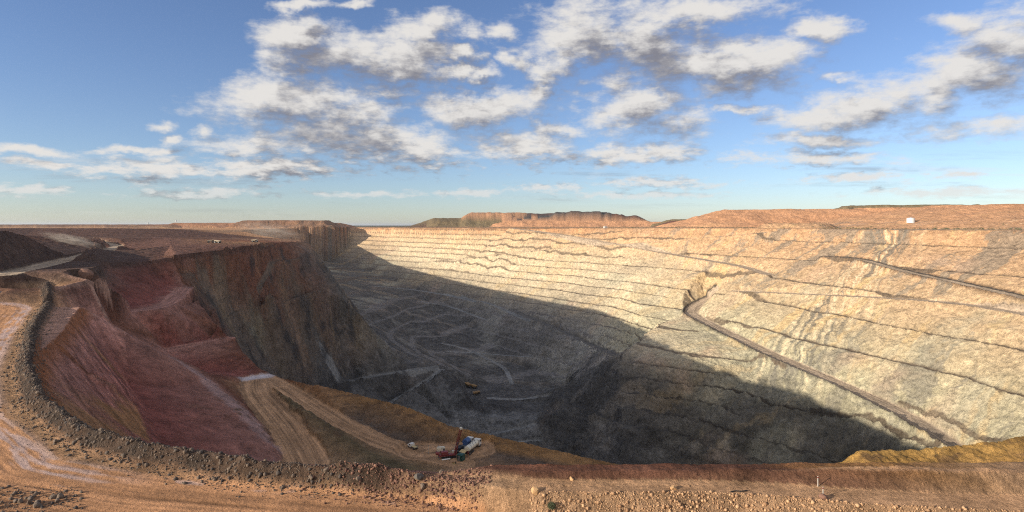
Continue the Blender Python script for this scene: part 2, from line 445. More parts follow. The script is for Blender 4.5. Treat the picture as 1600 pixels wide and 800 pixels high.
def tin(X, Y, fields):
    """interpolate over the triangles; X, Y are polar grids (rows = radius, columns = azimuth)"""
    out = [np.full(X.shape, np.nan) for _ in fields]
    for t in TRI:
        p = tv[t]
        ang = np.arctan2(p[:, 0], p[:, 1])
        inside = False
        dmin = 1e18
        for i in range(3):
            a, b2 = p[i], p[(i + 1) % 3]
            dd = b2 - a
            s = np.clip(-np.dot(a, dd) / max(np.dot(dd, dd), 1e-12), 0, 1)
            dmin = min(dmin, np.linalg.norm(a + s * dd))
        cr = [p[i][0] * p[(i + 1) % 3][1] - p[i][1] * p[(i + 1) % 3][0] for i in range(3)]
        inside = all(c >= 0 for c in cr) or all(c <= 0 for c in cr)
        dmax = np.linalg.norm(p, axis=1).max()
        r0 = 0 if inside else max(np.searchsorted(rr, dmin) - 1, 0)
        r1 = min(np.searchsorted(rr, dmax) + 1, NR)
        if inside or ang.max() - ang.min() > math.pi:
            c0, c1 = 0, NA
        else:
            c0 = max(np.searchsorted(az, ang.min()) - 1, 0); c1 = min(np.searchsorted(az, ang.max()) + 1, NA)
        if r1 <= r0 or c1 <= c0:
            continue
        x = X[r0:r1, c0:c1]; y = Y[r0:r1, c0:c1]
        d = (p[1, 1] - p[2, 1]) * (p[0, 0] - p[2, 0]) + (p[2, 0] - p[1, 0]) * (p[0, 1] - p[2, 1])
        if abs(d) < 1e-9:
            continue
        l0 = ((p[1, 1] - p[2, 1]) * (x - p[2, 0]) + (p[2, 0] - p[1, 0]) * (y - p[2, 1])) / d
        l1 = ((p[2, 1] - p[0, 1]) * (x - p[2, 0]) + (p[0, 0] - p[2, 0]) * (y - p[2, 1])) / d
        l2 = 1 - l0 - l1
        m = (l0 > -1e-6) & (l1 > -1e-6) & (l2 > -1e-6)
        if not m.any():
            continue
        for o, f in zip(out, fields):
            v = l0 * f[t[0]] + l1 * f[t[1]] + l2 * f[t[2]]
            o[r0:r1, c0:c1][m] = v[m]
    return out


# plan positions pushed about a little so break lines are not ruler straight
dist = np.hypot(GX, GY)
Z0, CR, CG, CB, TW = tin(GX, GY, [tz, tcol[:, 0], tcol[:, 1], tcol[:, 2], ttr])
for arr, fill in ((Z0, -10), (CR, .34), (CG, .21), (CB, .12), (TW, 0)):
    arr[np.isnan(arr)] = fill


def shift_sample(arr, dx, dy):
    """sample a polar-grid field at a displaced position"""
    x = GX + dx; y = GY + dy
    a = np.arctan2(x, y); r = np.hypot(x, y)
    fc = np.interp(a, az, np.arange(NA)); fr = np.interp(np.log(np.maximum(r, 2.5)), np.log(rr), np.arange(NR))
    i0 = np.clip(fr.astype(int), 0, NR - 2); j0 = np.clip(fc.astype(int), 0, NA - 2)
    u = fr - i0; v = fc - j0
    return (arr[i0, j0] * (1 - u) * (1 - v) + arr[i0 + 1, j0] * u * (1 - v) + arr[i0, j0 + 1] * (1 - u) * v + arr[i0 + 1, j0 + 1] * u * v)


far_w = sstep(250, 700, dist)
wx = fbm(GX / 55, GY / 55, 4, 11) * (1.2 + 9 * far_w)
wy = fbm(GX / 55, GY / 55, 4, 31) * (1.2 + 9 * far_w)
nearw = sstep(90, 170, dist)
cl_ = sstep(-130, -180, GX) * sstep(380, 480, GY)      # the west cliffs are fairly even faces
wx *= nearw * (1 - 0.65 * cl_); wy *= nearw * (1 - 0.65 * cl_)
Zb = shift_sample(Z0, wx, wy)
TW = shift_sample(TW, wx, wy)
cwx = fbm(GX / 26, GY / 26, 4, 41) * (1.0 + 2.0 * nearw + 14 * far_w)
cwy = fbm(GX / 26, GY / 26, 4, 51) * (1.0 + 2.0 * nearw + 14 * far_w)
col = np.stack([shift_sample(c, wx + cwx, wy + cwy) for c in (CR, CG, CB)], -1)


def zat(x, y, arr=None):
    arr = Zb if arr is None else arr
    fc = np.interp(math.atan2(x, y), az, np.arange(NA)); fr = np.interp(math.log(max(math.hypot(x, y), 2.5)), np.log(rr), np.arange(NR))
    i0 = int(min(fr, NR - 2)); j0 = int(min(fc, NA - 2)); u = fr - i0; v = fc - j0
    return float(arr[i0, j0] * (1 - u) * (1 - v) + arr[i0 + 1, j0] * u * (1 - v) + arr[i0, j0 + 1] * (1 - u) * v + arr[i0 + 1, j0 + 1] * u * v)


def cast(px, py, ymin=60.0, ymax=6000.0, arr=None):
    """first ground point seen from the camera point in that direction"""
    dx = (px - 800) / FOC; dz = (HORIZ - py) / FOC
    Y = ymin; prev = None
    while Y < ymax:
        e = dz * Y - zat(dx * Y, Y, arr)
        if e < 0 and prev is not None:
            Ya, Yb = prev, Y
            for _ in range(18):
                Ym = (Ya + Yb) / 2
                if dz * Ym - zat(dx * Ym, Ym, arr) < 0:
                    Yb = Ym
                else:
                    Ya = Ym
            Y = (Ya + Yb) / 2
            return (dx * Y, Y, zat(dx * Y, Y, arr))
        if e >= 0:
            prev = Y
        Y *= 1.004
    Y = ymax
    return (dx * Y, Y, zat(dx * Y, Y, arr))


def resample(pts, step):
    pts = np.array(pts, float)
    s = np.concatenate([[0], np.cumsum(np.linalg.norm(np.diff(pts[:, :2], axis=0), axis=1))])
    n = max(int(s[-1] / step), 4)
    t = np.linspace(0, s[-1], n + 1)
    return np.stack([np.interp(t, s, pts[:, k]) for k in range(3)], -1)


def polydist(P, margin):
    """distance to a polyline, its height and arc length, inside its bounding box"""
    P = np.array(P, float)
    D = np.full(GX.shape, 1e9); H = np.zeros(GX.shape); S = np.zeros(GX.shape); SD = np.zeros(GX.shape)
    s0 = 0.0
    for a, b2 in zip(P[:-1], P[1:]):
        lo = np.minimum(a[:2], b2[:2]) - margin; hi = np.maximum(a[:2], b2[:2]) + margin
        rmin = max(math.hypot(*((a[:2] + b2[:2]) / 2)) - np.linalg.norm(hi - lo), 2.5); rmax = rmin + 2 * np.linalg.norm(hi - lo)
        i0, i1 = np.searchsorted(rr, rmin), np.searchsorted(rr, rmax)
        L = np.linalg.norm(b2[:2] - a[:2])
        if i1 > i0:
            x = GX[i0:i1]; y = GY[i0:i1]
            m = (x > lo[0]) & (x < hi[0]) & (y > lo[1]) & (y < hi[1])
            if m.any():
                xs = x[m] - a[0]; ys = y[m] - a[1]
                u = (b2[:2] - a[:2]) / max(L, 1e-6)
                t = np.clip(xs * u[0] + ys * u[1], 0, L)
                d = np.hypot(xs - t * u[0], ys - t * u[1])
                sd = np.sign(xs * u[1] - ys * u[0])
                ds = D[i0:i1]; old = ds[m]
                w = d < old
                idx = np.where(m)
                ii = (idx[0][w] + i0, idx[1][w])
                D[ii] = d[w]; H[ii] = a[2] + (b2[2] - a[2]) * t[w] / max(L, 1e-6); S[ii] = s0 + t[w]; SD[ii] = sd[w]
        s0 += L
    return D, H, S, SD


# ------------------------------------------------------------------ benches on the walls
BENCH = 14.5
wob = fbm(GX / 130, GY / 130, 3, 61) * 3.0 + fbm(GX / 25, GY / 25, 3, 71) * 1.1
zw = Zb + wob * np.clip(TW * 1.5, 0, 1)
lev = zw / BENCH
fl = np.floor(lev); u = lev - fl
flat_frac = 0.23 * (1 - (np.mod(fl, 2) > 0.5) * sstep(150, 330, GX + 60 * fbm(GX / 90, GY / 90, 2, 66)) * 0.97)
ramp = np.clip((u - flat_frac) / (1 - flat_frac), 0, 1)
zt = (fl + ramp) * BENCH
tw = np.clip(TW * 1.4, 0, 1)
Z = Zb * (1 - tw) + (zt - wob * 0.6) * tw
bench_mask = np.clip((flat_frac + 0.05 - u) / 0.08, 0, 1) * (flat_frac > 0.06) * tw

# ------------------------------------------------------------------ spoil dumps on the plain
DUMPS = [  # x, y, half length, half width, rotation, level of the top, flank slope
    (-250, 2900, 120, 70, 0.10, 34, 0.35, 'olive'), (-60, 2960, 130, 80, 0.10, 62, 0.50, 'laterite'), (-40, 2780, 260, 50, 0.05, 26, 0.35, 'olive'),
    (190, 2960, 130, 70, -0.12, 58, 0.55, 'umber'), (330, 2900, 110, 80, -0.10, 64, 0.60, 'dark'), (480, 2860, 70, 60, 0.2, 52, 0.5, 'umber'),  # umber and dark here: shade of right-facing flanks put into the colour
    (300, 2700, 330, 40, -0.05, 20, 0.35, 'laterite'), (120, 2790, 90, 40, 0.2, 40, 0.6, 'dark'),
    (700, 2300, 90, 60, 0.1, 16, 0.4, 'umber'), (820, 2500, 160, 60, -0.2, 24, 0.35, 'olive'),
    (1010, 1980, 300, 100, -0.25, 50, 0.26, 'laterite'), (1160, 1880, 70, 50, -0.2, 53, 0.6, 'laterite'), (1000, 1760, 150, 30, -0.4, 12, 0.4, 'rust'),
    (1480, 2300, 200, 90, -0.3, 74, 0.35, 'olive'),
    (1420, 1330, 380, 260, -0.75, 45, 0.16, 'laterite'), (575, 1235, 55, 14, -0.7, 3, 0.5, 'dark'),
    (-860, 2330, 150, 60, 0.05, 18, 0.5, 'umber'), (-1000, 2420, 300, 80, 0.0, 9, 0.3, 'rust'),
    (-1900, 2400, 600, 80, 0.0, 3, 0.15, 'umber'),
]
dump_m = np.zeros(GX.shape)
for (x, y, a, b2, rot, top, sl_, cname) in DUMPS:
    dx = GX - x + fbm(GX / 90, GY / 90, 3, 81) * min(40, 0.5 * a); dy = GY - y + fbm(GX / 90, GY / 90, 3, 91) * min(40, 0.6 * b2)
    c, s = math.cos(rot), math.sin(rot)
    qx = np.abs(dx * c + dy * s) - a; qy = np.abs(-dx * s + dy * c) - b2
    sd = np.hypot(np.maximum(qx, 0), np.maximum(qy, 0))
    tn = max(top + 8, 10) * (0.09 if x < 600 else 0.045)
    h = top + fbm(GX / 70, GY / 70, 4, 95) * tn - sl_ * sd + 0.35 * tn * fbm(GX / 22, GY / 22, 4, 96, 0.6, True) * (sd > 0)
    m = (h > Z) & (h > -9)
    Z = np.where(m, h, Z)
    k = sstep(0, 6, h - Z + 3) * m
    cc = np.array(PAL[cname])
    dump_m = np.maximum(dump_m, m * 1.0)
    col = np.where(m[..., None], cc * 1.3 * (1 + 0.18 * fbm(GX / 40, GY / 40, 3, 97))[..., None], col)

# ------------------------------------------------------------------ roads cut into the land
road_mask = np.zeros(GX.shape)
track = np.zeros(GX.shape)


def polyblock(P, margin):
    """rows and columns of the grid near a polyline"""
    P = np.array(P, float)
    r = np.hypot(P[:, 0], P[:, 1]); an = np.arctan2(P[:, 0], P[:, 1])
    da = margin / max(r.min() - margin, 20.0)
    i0 = max(np.searchsorted(rr, r.min() - margin) - 1, 0); i1 = min(np.searchsorted(rr, r.max() + margin) + 1, NR)
    j0 = max(np.searchsorted(az, an.min() - da) - 1, 0); j1 = min(np.searchsorted(az, an.max() + da) + 1, NA)
    return slice(i0, i1), slice(j0, j1)


def blockdist(P, X, Y):
    P = np.array(P, float)
    D = np.full(X.shape, 1e9); H = np.zeros(X.shape); S = np.zeros(X.shape); SD = np.zeros(X.shape)
    s0 = 0.0
    for a, b2 in zip(P[:-1], P[1:]):
        L = np.linalg.norm(b2[:2] - a[:2])
        u = (b2[:2] - a[:2]) / max(L, 1e-6)
        xs = X - a[0]; ys = Y - a[1]
        t = np.clip(xs * u[0] + ys * u[1], 0, L)
        d = np.hypot(xs - t * u[0], ys - t * u[1])
        w = d < D
        D = np.where(w, d, D)
        H = np.where(w, a[2] + (b2[2] - a[2]) * t / max(L, 1e-6), H)
        S = np.where(w, s0 + t, S)
        SD = np.where(w, np.sign(xs * u[1] - ys * u[0]), SD)
        s0 += L
    return D, H, S, SD


def carve(P, hw, cname, lip=0.0, side=0, slope=1.1, smooth=3):
    """level a strip along a polyline; optional windrow along one edge"""
    P = resample(P, 8.0)
    for _ in range(smooth * 6):
        P[1:-1, 2] = 0.25 * P[:-2, 2] + 0.5 * P[1:-1, 2] + 0.25 * P[2:, 2]
        P[1:-1, :2] = 0.15 * P[:-2, :2] + 0.7 * P[1:-1, :2] + 0.15 * P[2:, :2]
    step = max(1, len(P) // 12)
    cuts = list(range(0, len(P) - 1, step)) + [len(P) - 1]
    b = polyblock(P, hw + 45)
    X, Y = GX[b], GY[b]
    D = np.full(X.shape, 1e9); H = np.zeros(X.shape); S = np.zeros(X.shape); SD = np.zeros(X.shape)
    s0 = 0.0
    for i in range(len(cuts) - 1):
        Q = P[cuts[i]:cuts[i + 1] + 1]
        q = polyblock(Q, hw + 45)
        sub = (slice(max(q[0].start - b[0].start, 0), max(q[0].stop - b[0].start, 0)), slice(max(q[1].start - b[1].start, 0), max(q[1].stop - b[1].start, 0)))
        if X[sub].size == 0:
            continue
        d, h, s_, sd = blockdist(Q, X[sub], Y[sub])
        w = d < D[sub]
        D[sub] = np.where(w, d, D[sub]); H[sub] = np.where(w, h, H[sub]); S[sub] = np.where(w, s0 + s_, S[sub]); SD[sub] = np.where(w, sd, SD[sub])
        s0 += np.linalg.norm(np.diff(Q[:, :2], axis=0), axis=1).sum()
    D = np.where(D > hw + 45, 1e9, D)
    lat_ = D * SD
    Dn = D + fbm(X / 11, Y / 11, 4, 101, 0.6) * min(2.6, hw * 0.3)
    lim = np.maximum(Dn - hw, 0) * slope
    zb = Z[b]
    near = D < 1e8
    zb = np.where(near, np.clip(zb, H - lim, H + lim), zb)
    rm = sstep(hw + 0.7, hw - 0.7, Dn)
    cc = np.array(PAL[cname])
    lc = np.where(near, lat_, 0.0)
    tr = fbm(S / 75, lc / 0.9, 4, 103, 0.6) * 0.9 + fbm(S / 30, lc / 2.5, 3, 104) * 0.5
    cb = col[b]
    cb = cb * (1 - rm[..., None]) + (cc * np.clip(0.95 + tr, 0.35, 1.6)[..., None]) * rm[..., None]
    road_mask[b] = np.maximum(road_mask[b], rm)
    if lip:
        e = np.abs(Dn - hw * 0.95)
        k = np.exp(-(e / 2.0) ** 2) * ((SD == side) if side else 1)
        zb = zb + k * lip * (1 + 0.4 * fbm(S / 6, Dn / 3, 2, 105))
        kk = np.clip(k * 1.5, 0, 0.95)[..., None]
        cb = cb * (1 - kk) + np.array(PAL['dark']) * 0.6 * kk  # windrow's dark shadow line painted into the colour
    Z[b] = zb
    col[b] = cb
    return P


def drape(pix, ymin=300):
    return [cast(x, y, ymin) for x, y in pix]


main_road = carve([A(1150, 456, -112), A(1110, 475, -140)][:0] + [(352, 1075, -128), (318, 1062, -142), A(1075, 490, -148), A(1110, 508, -153), A(1200, 553, -163), A(1300, 596, -172), A(1400, 642, -181), A(1492, 702, -190), (370, 420, -198), (350, 300, -206)], 13, 'roadg', 3.0, 1)
carve(drape([(1150, 455), (1240, 459), (1350, 464), (1450, 470), (1530, 478), (1600, 490), (1660, 502)]), 10, 'roadg', 0)
carve(drape([(1290, 402), (1340, 404), (1400, 422), (1500, 444), (1600, 466), (1660, 482)]), 9, 'roadg', 1.5)
carve(drape([(800, 350.5 + 6), (880, 367), (960, 381), (1030, 394), (1100, 406), (1160, 416), (1200, 429)], 700), 10, 'roadg', 0)
carve(drape([(660, 410), (740, 402), (800, 395), (880, 388), (950, 383), (1040, 377), (1120, 370), (1210, 362)], 700), 7, 'roadg', 0)
for pts_, hw_ in (([(700, 549), (760, 553), (850, 560)], 4), ([(690, 536), (730, 545), (790, 575), (800, 600)], 4), ([(765, 622), (810, 626), (860, 618)], 5),
                  ([(735, 686), (780, 676), (835, 664)], 4), ([(720, 462), (770, 476), (830, 505)], 5), ([(650, 470), (700, 478), (760, 500)], 4), ([(760, 700), (800, 690), (845, 688)], 4)):
    carve(drape(pts_, 600), hw_, 'blue', 0, slope=0.9)
carve(drape([(505, 601), (560, 592), (640, 578), (682, 573)], 700), 5.0, 'blue', 0, slope=1.6)
carve(drape([(690, 578), (676, 590), (652, 606), (602, 634)], 700), 5.0, 'blue', 0, slope=1.6)
carve(drape([(800, 484), (840, 502), (880, 519), (925, 541), (962, 556)], 700), 9, 'grey', 0)
carve(drape([(585, 447), (640, 452), (700, 461), (745, 472)], 900), 7, 'blue', 0)
carve([A(410, 588, -80), A(440, 600, -80.7), A(500, 640, -82.5), A(560, 680, -85.5), A(640, 710, -88), A(720, 724, -88)], 5.5, 'road', 0)
carve([A(400, 592, -80), A(388, 606, -80.3), A(425, 640, -82), A(468, 690, -84.5), A(482, 725, -86)], 7.5, 'road', 0)
carve([A(0, 430, -25.6), A(60, 417, -25.3), A(120, 402, -25), A(165, 392, -25), A(186, 385, -25), A(150, 377, -22), A(110, 372, -18)], 7, 'roadg', 0)
carve([A(262, 546, -71.5), A(310, 537, -71.8), A(356, 528, -72)], 4.5, 'pink', 0, slope=3, smooth=1)
carve([A(155, 492, -50), A(205, 486, -50), A(250, 481, -50), A(272, 467, -49.5), A(289, 449, -47)], 6, 'pink', 0, slope=3, smooth=1)
carve(drape([(92, 540), (112, 566), (138, 597), (172, 601)], 60), 1.3, 'rust', 0, slope=3, smooth=1)
carve([A(655, 706, -88), A(690, 712, -88), A(725, 708, -88), A(742, 702, -88)], 8.5, 'road', 0, slope=0.8)
carve(drape([(403, 413), (440, 408), (470, 403)], 420), 1.8, 'brown', 0, slope=3)
carve(drape([(400, 480), (450, 470), (505, 452)], 420), 1.6, 'brown', 0, slope=3)
lower_road = [((a[0] + b_[0]) / 2, (a[1] + b_[1]) / 2, (a[2] + b_[2]) / 2) for a, b_ in zip(road_outer[1:], road_toe[1:])]

# ------------------------------------------------------------------ near field: windrow, shelf, banks
D, H, S, SD = polydist(resample(road_toe[:-1] + [(-4, 77.0, -36.5)], 3), 22)
off = D * SD                                  # sign: which side of the toe line
inner = off if np.median(SD[(D < 8) & (dist > 95)]) is None else off
sgn = -1.0
ins = D * SD * sgn                            # > 0 on the pit side
prof = np.exp(-((ins - 3.1) / 1.75) ** 2)
lump = 1 + 0.45 * fbm(S / 5, ins / 3, 3, 111)
fade = sstep(0, 10, S)
Z = Z + prof * 2.5 * lump * fade * (1 - sstep(-26, -7, GX))
kk = np.clip(prof * 2.4 * fade, 0, 1) * (0.92 + 0.25 * fbm(GX / 6, GY / 6, 2, 112))
wind_col = np.array((0.075, 0.055, 0.042))
redend = sstep(-22, -4, GX)[..., None]
wc = wind_col * (1 - redend) + np.array((0.17, 0.080, 0.052)) * redend  # windrow and its red end darkened in colour in place of shade
kk = (np.clip(kk, 0, 1) * (1 - sstep(-20, -6, GX + 4 * fbm(GX / 5, GY / 5, 3, 113))))[..., None]
col = col * (1 - kk) + wc * kk
WINDROW = (ins, S)

# wheel tracks and salt on the lower haul road
Dr, Hr, Sr, SDr = polydist(resample(lower_road, 4), 26)
onroad = (Dr < 14) & (ins < 1.0)
rdm = sstep(14, 11, Dr) * sstep(1.2, 0.2, ins) * (SD != 0) * sstep(3, -3, GX)
lat = Dr * SDr
trk = fbm(Sr / 60, lat / 1.3, 4, 121) * 0.5 + fbm(Sr / 22, lat / 0.5, 3, 122) * 0.35
rc = np.array((0.48, 0.25, 0.125))[None, None] * (1 + 0.8 * trk)[..., None]
ruts = np.zeros(GX.shape)
for l0, wd in ((-8.2, .5), (-6.1, .45), (-4.4, .3), (-2.0, .5), (-0.2, .35), (1.8, .5), (3.6, .3), (5.4, .5), (7.3, .4)):
    lc = lat - l0 - 1.1 * fbm(Sr / 45, Sr * 0 + l0, 3, 126)
    ruts = ruts + np.exp(-(lc / wd) ** 2) * np.clip(0.55 + fbm(Sr / 25, Sr * 0 + 3 * l0, 3, 127), 0, 1.2)
ruts = np.clip(ruts, 0, 1)
rc = rc * (1 - 0.42 * ruts)[..., None] * (1.12 + 0.25 * fbm(Sr / 80, lat / 3, 3, 128))[..., None]
salt = sstep(0.12, 0.42, fbm(Sr / 14, lat / 1.5, 4, 123) + 0.45 * sstep(-5, -11, lat * 1.0) + 0.30 * sstep(60, 20, np.abs(Sr - 135)) - 0.10)
salt = salt * sstep(3, 7, np.abs(lat)) * (sstep(-48, -66, GX) + 0.8 * sstep(-3.0, -1.2, ins) * sstep(0.15, 0.4, fbm(Sr / 7, ins / 2, 3, 129)))
salt = np.clip(salt, 0, 1)
rc = rc * (1 - 0.6 * salt[..., None]) + np.array((0.55, 0.45, 0.44)) * 0.6 * salt[..., None]
col = col * (1 - rdm[..., None]) + rc * rdm[..., None]
Z = Z + (0.10 * fbm(Sr / 40, lat / 0.9, 3, 124) - 0.09 * ruts) * rdm
road_mask = np.maximum(road_mask, rdm)

# ------------------------------------------------------------------ weathering: rock roughness, gullies
slope = np.zeros(GX.shape)
dzr = np.gradient(Z, axis=0) / np.gradient(rr)[:, None]
dza = np.gradient(Z, axis=1) / (np.gradient(az)[None, :] * rr[:, None])
slope = np.hypot(dzr, dza)
steep = sstep(0.25, 0.8, slope)
rough = fbm(GX / 11, GY / 11, 5, 131, 0.55, ridged=True)
rough2 = fbm(GX / 3.2, GY / 3.2, 4, 141, 0.6)
midw = sstep(150, 420, dist) * sstep(6000, 2500, dist)
leftz = sstep(0, -40, GX) * sstep(620, 520, GY)
Z = Z + (1 - 0.65 * leftz) * (rough * (0.9 + 1.5 * steep * (1 - sstep(0.9, 1.6, slope))) + rough2 * 0.5) * midw * (1 - 0.92 * road_mask)
crag = fbm((GX * 0.8 + GY * 0.6) / 16, Z / 13, 5, 133, 0.6) * 1.0 + fbm((GX * 0.8 + GY * 0.6) / 60, Z / 42, 3, 134) * 1.3
deep = sstep(-150, -215, Z) * sstep(20, 60, GX)
cliffz = np.clip((1 - TW) * sstep(0.7, 1.6, slope), 0, 1)
Z = Z + crag * np.clip(slope, 0, 3) * (3.6 * cliffz + 3.0 * deep * steep + 0.8 * steep * (1 - cliffz)) * midw * (1 - road_mask) * (1 - 0.8 * sstep(20, -40, GX) * sstep(440, 380, GY))
Z = Z + deep * midw * (1 - road_mask) * (5.5 * fbm(GX / 34, GY / 34, 4, 137, 0.55, True) + 2.2 * fbm(GX / 9, GY / 9, 3, 139, 0.6, True))
nw = (1 - sstep(150, 420, dist)) * sstep(20, 60, dist)
rightfore = sstep(-2, 4, GX) * sstep(92, 86, GY) * (dist < 140)
Z = Z + (rough2 * (0.06 + 0.5 * steep) * (1 - 0.7 * rightfore) + fbm(GX / 0.9, GY / 0.9, 4, 151, 0.6) * (0.035 + 0.20 * steep)) * nw * (1 - 0.85 * road_mask)

# colour: stains, veins, bench litter
c1 = fbm(GX / 60, GY / 60, 5, 161, 0.6); c2 = fbm(GX / 17, GY / 17, 5, 171, 0.6); c3 = fbm(GX / 4.5, GY / 4.5, 4, 181, 0.6)
along = GX * 0.62 + GY * 0.78
vs = sstep(0.5, 1.1, slope)
c2 = c2 * (1 - vs) + fbm(along / 15, Z / 12, 5, 172, 0.62) * vs
c3 = c3 * (1 - vs) + fbm(along / 4.5, Z / 5, 4, 182, 0.62) * vs
wallw = np.clip(TW * 1.3, 0, 1) * (1 - road_mask)
tone = 1 + (0.26 * c1 + 0.36 * c2 + 0.34 * c3) * (1 - 0.5 * road_mask)
col = col * np.clip(tone, 0.35, 1.7)[..., None]
# left benches: pinkish floors painted paler than the maroon faces for light contrast; streaks run down the faces
left = sstep(0, -40, GX) * sstep(640, 560, GY) * sstep(-18, -30, Z) * (ins > 4.5) * (1 - dump_m)
left = np.where((SD == 0) & (dist < 92), 0, left)
flatm = sstep(0.42, 0.16, slope) * left * (1 - road_mask)
fcol = np.array((0.56, 0.315, 0.215)) * (1 + 0.35 * c2 + 0.25 * c3)[..., None]
col = col * (1 - 0.75 * flatm[..., None]) + fcol * 0.75 * flatm[..., None]
cont = GX * 0.62 + GY * 0.78
streak = fbm(cont / 2.4, Z / 45 + cont / 60, 4, 221, 0.6)
redf = left * sstep(0.35, 0.7, slope)
col = col * (1 + redf * (0.95 * streak + 0.10))[..., None]
oc = sstep(0.1, 0.5, fbm(GX / 34 + 3, GY / 34, 4, 225) + 0.25 * sstep(-150, -100, GX)) * redf * 0.75
col = col * (1 - oc[..., None]) + np.array((0.40, 0.215, 0.085)) * (1 + 0.6 * streak)[..., None] * oc[..., None]
Dl, _, _, _ = polydist(resample(crest, 4), 9)
lipm = sstep(5.5, 1.0, Dl + 1.5 * c3) * sstep(0.25, 0.6, slope) * left * 0.85
col = col * (1 - lipm[..., None]) + np.array((0.34, 0.13, 0.05)) * lipm[..., None]
Dp, _, Sp, _ = polydist(resample([A(262, 556, -70), A(330, 602, -72), A(388, 650, -76), A(424, 690, -81)], 4), 9)
pale = sstep(5, 2, Dp + 3 * c3) * 0.7
col = col * (1 - pale[..., None]) + np.array((0.50, 0.33, 0.29)) * pale[..., None]
for (px_, py_, pz_, rad) in ((402, 589, -80, 7), (385, 592, -80, 6), (418, 587, -80, 6)):
    q = A(px_, py_, pz_)
    k = sstep(rad, rad * 0.5, np.hypot(GX - q[0], GY - q[1]) + 3 * c3) * 0.8
    col = col * (1 - k[..., None]) + np.array((0.62, 0.55, 0.54)) * k[..., None]
# pale dust and salt along the crests of the left benches, plus a painted edge highlight
def boxblur(a, n):
    for ax_ in (0, 1):
        c_s = np.cumsum(np.concatenate([np.repeat(np.take(a, [0], ax_), n + 1, ax_), a, np.repeat(np.take(a, [-1], ax_), n, ax_)], ax_), ax_)
        m_ = a.shape[ax_]
        a = (np.take(c_s, range(2 * n + 1, 2 * n + 1 + m_), ax_) - np.take(c_s, range(0, m_), ax_)) / (2 * n + 1)
    return a


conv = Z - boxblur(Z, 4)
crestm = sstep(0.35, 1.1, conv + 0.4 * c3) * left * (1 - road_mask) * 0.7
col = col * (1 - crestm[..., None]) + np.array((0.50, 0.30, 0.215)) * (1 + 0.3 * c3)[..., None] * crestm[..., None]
col = col * (1 + 0.12 * left * (1 - road_mask))[..., None]  # left benches lightened overall in place of fill light
# dark cliff: charcoal seams and brown stains
clf = sstep(-120, -170, GX) * sstep(400, 520, GY) * sstep(1100, 950, GY) * sstep(-26, -34, Z)
seam = sstep(0.05, 0.35, fbm(cont / 24, Z / 40, 4, 231) + 0.5 * fbm(GX / 50, Z / 50, 3, 232)) * clf
col = col * (1 - 0.75 * seam[..., None]) + np.array((0.045, 0.043, 0.043)) * 0.75 * seam[..., None]

# shaded spur: shade painted dark into the rock, with paler and rusty patches
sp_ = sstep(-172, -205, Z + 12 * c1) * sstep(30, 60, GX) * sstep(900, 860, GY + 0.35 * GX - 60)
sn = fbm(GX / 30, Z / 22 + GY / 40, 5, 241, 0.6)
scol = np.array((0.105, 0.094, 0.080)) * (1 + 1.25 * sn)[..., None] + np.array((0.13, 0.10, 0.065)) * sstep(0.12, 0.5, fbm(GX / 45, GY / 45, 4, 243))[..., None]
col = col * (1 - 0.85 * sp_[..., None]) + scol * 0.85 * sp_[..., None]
# scrub country beyond the mine
bush = sstep(2600, 4200, dist)
col = col * (1 - bush[..., None]) + np.array((0.13, 0.125, 0.085)) * (1 + 0.4 * c1)[..., None] * bush[..., None]
sunpatch = np.exp(-(((GX + 330 + 0.55 * (GY - 850)) / 110) ** 2 + ((GY - 850) / 95) ** 2) * 0.9)  # sunlit patch painted by leaving the plateau pale here
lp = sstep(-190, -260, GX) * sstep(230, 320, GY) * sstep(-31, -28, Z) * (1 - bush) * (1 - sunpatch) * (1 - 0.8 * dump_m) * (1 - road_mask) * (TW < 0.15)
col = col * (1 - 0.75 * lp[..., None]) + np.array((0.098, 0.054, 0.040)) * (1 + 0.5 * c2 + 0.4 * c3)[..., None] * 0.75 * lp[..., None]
top_ = sstep(-75 - 45 * sstep(200, 420, GX), -20, Z + 14 * c1) * wallw * (0.30 + 0.50 * sstep(80, 330, GX))
col = col * (1 - top_[..., None]) + np.array((0.57, 0.355, 0.205)) * (1 + 0.5 * c2)[..., None] * top_[..., None]
gr_ = sstep(-120, -175, Z + 25 * c1) * wallw * (1 - sp_) * 0.65 * right if False else sstep(-115, -175, Z + 25 * c1) * wallw * (1 - sp_) * 0.6 * sstep(200, 330, GX)
col = col * (1 - gr_[..., None]) + np.array((0.46, 0.43, 0.305)) * (1 + 0.4 * c2)[..., None] * gr_[..., None]
# the banded schist on the right: thin dark and pale veins dipping across the benches
vq = cast(1262, 532, 300)
wvn = (GY * 0.94 - GX * 0.35) - 0.62 * Z + 14 * c1 + 4 * c2
band = np.exp(-((wvn - (vq[1] * 0.94 - vq[0] * 0.35 - 0.62 * vq[2])) / 52) ** 2) * wallw * (1 - sp_) * sstep(180, 260, GX)
vn = fbm(wvn / 9, Z / 150 + GX / 400, 4, 261, 0.6)
k1 = sstep(0.02, 0.16, vn) * band * 0.85
k2 = sstep(-0.08, -0.25, vn) * band * 0.8
col = col * (1 - k1[..., None]) + np.array((0.19, 0.18, 0.155)) * k1[..., None]
col = col * (1 - k2[..., None]) + np.array((0.74, 0.62, 0.42)) * k2[..., None]
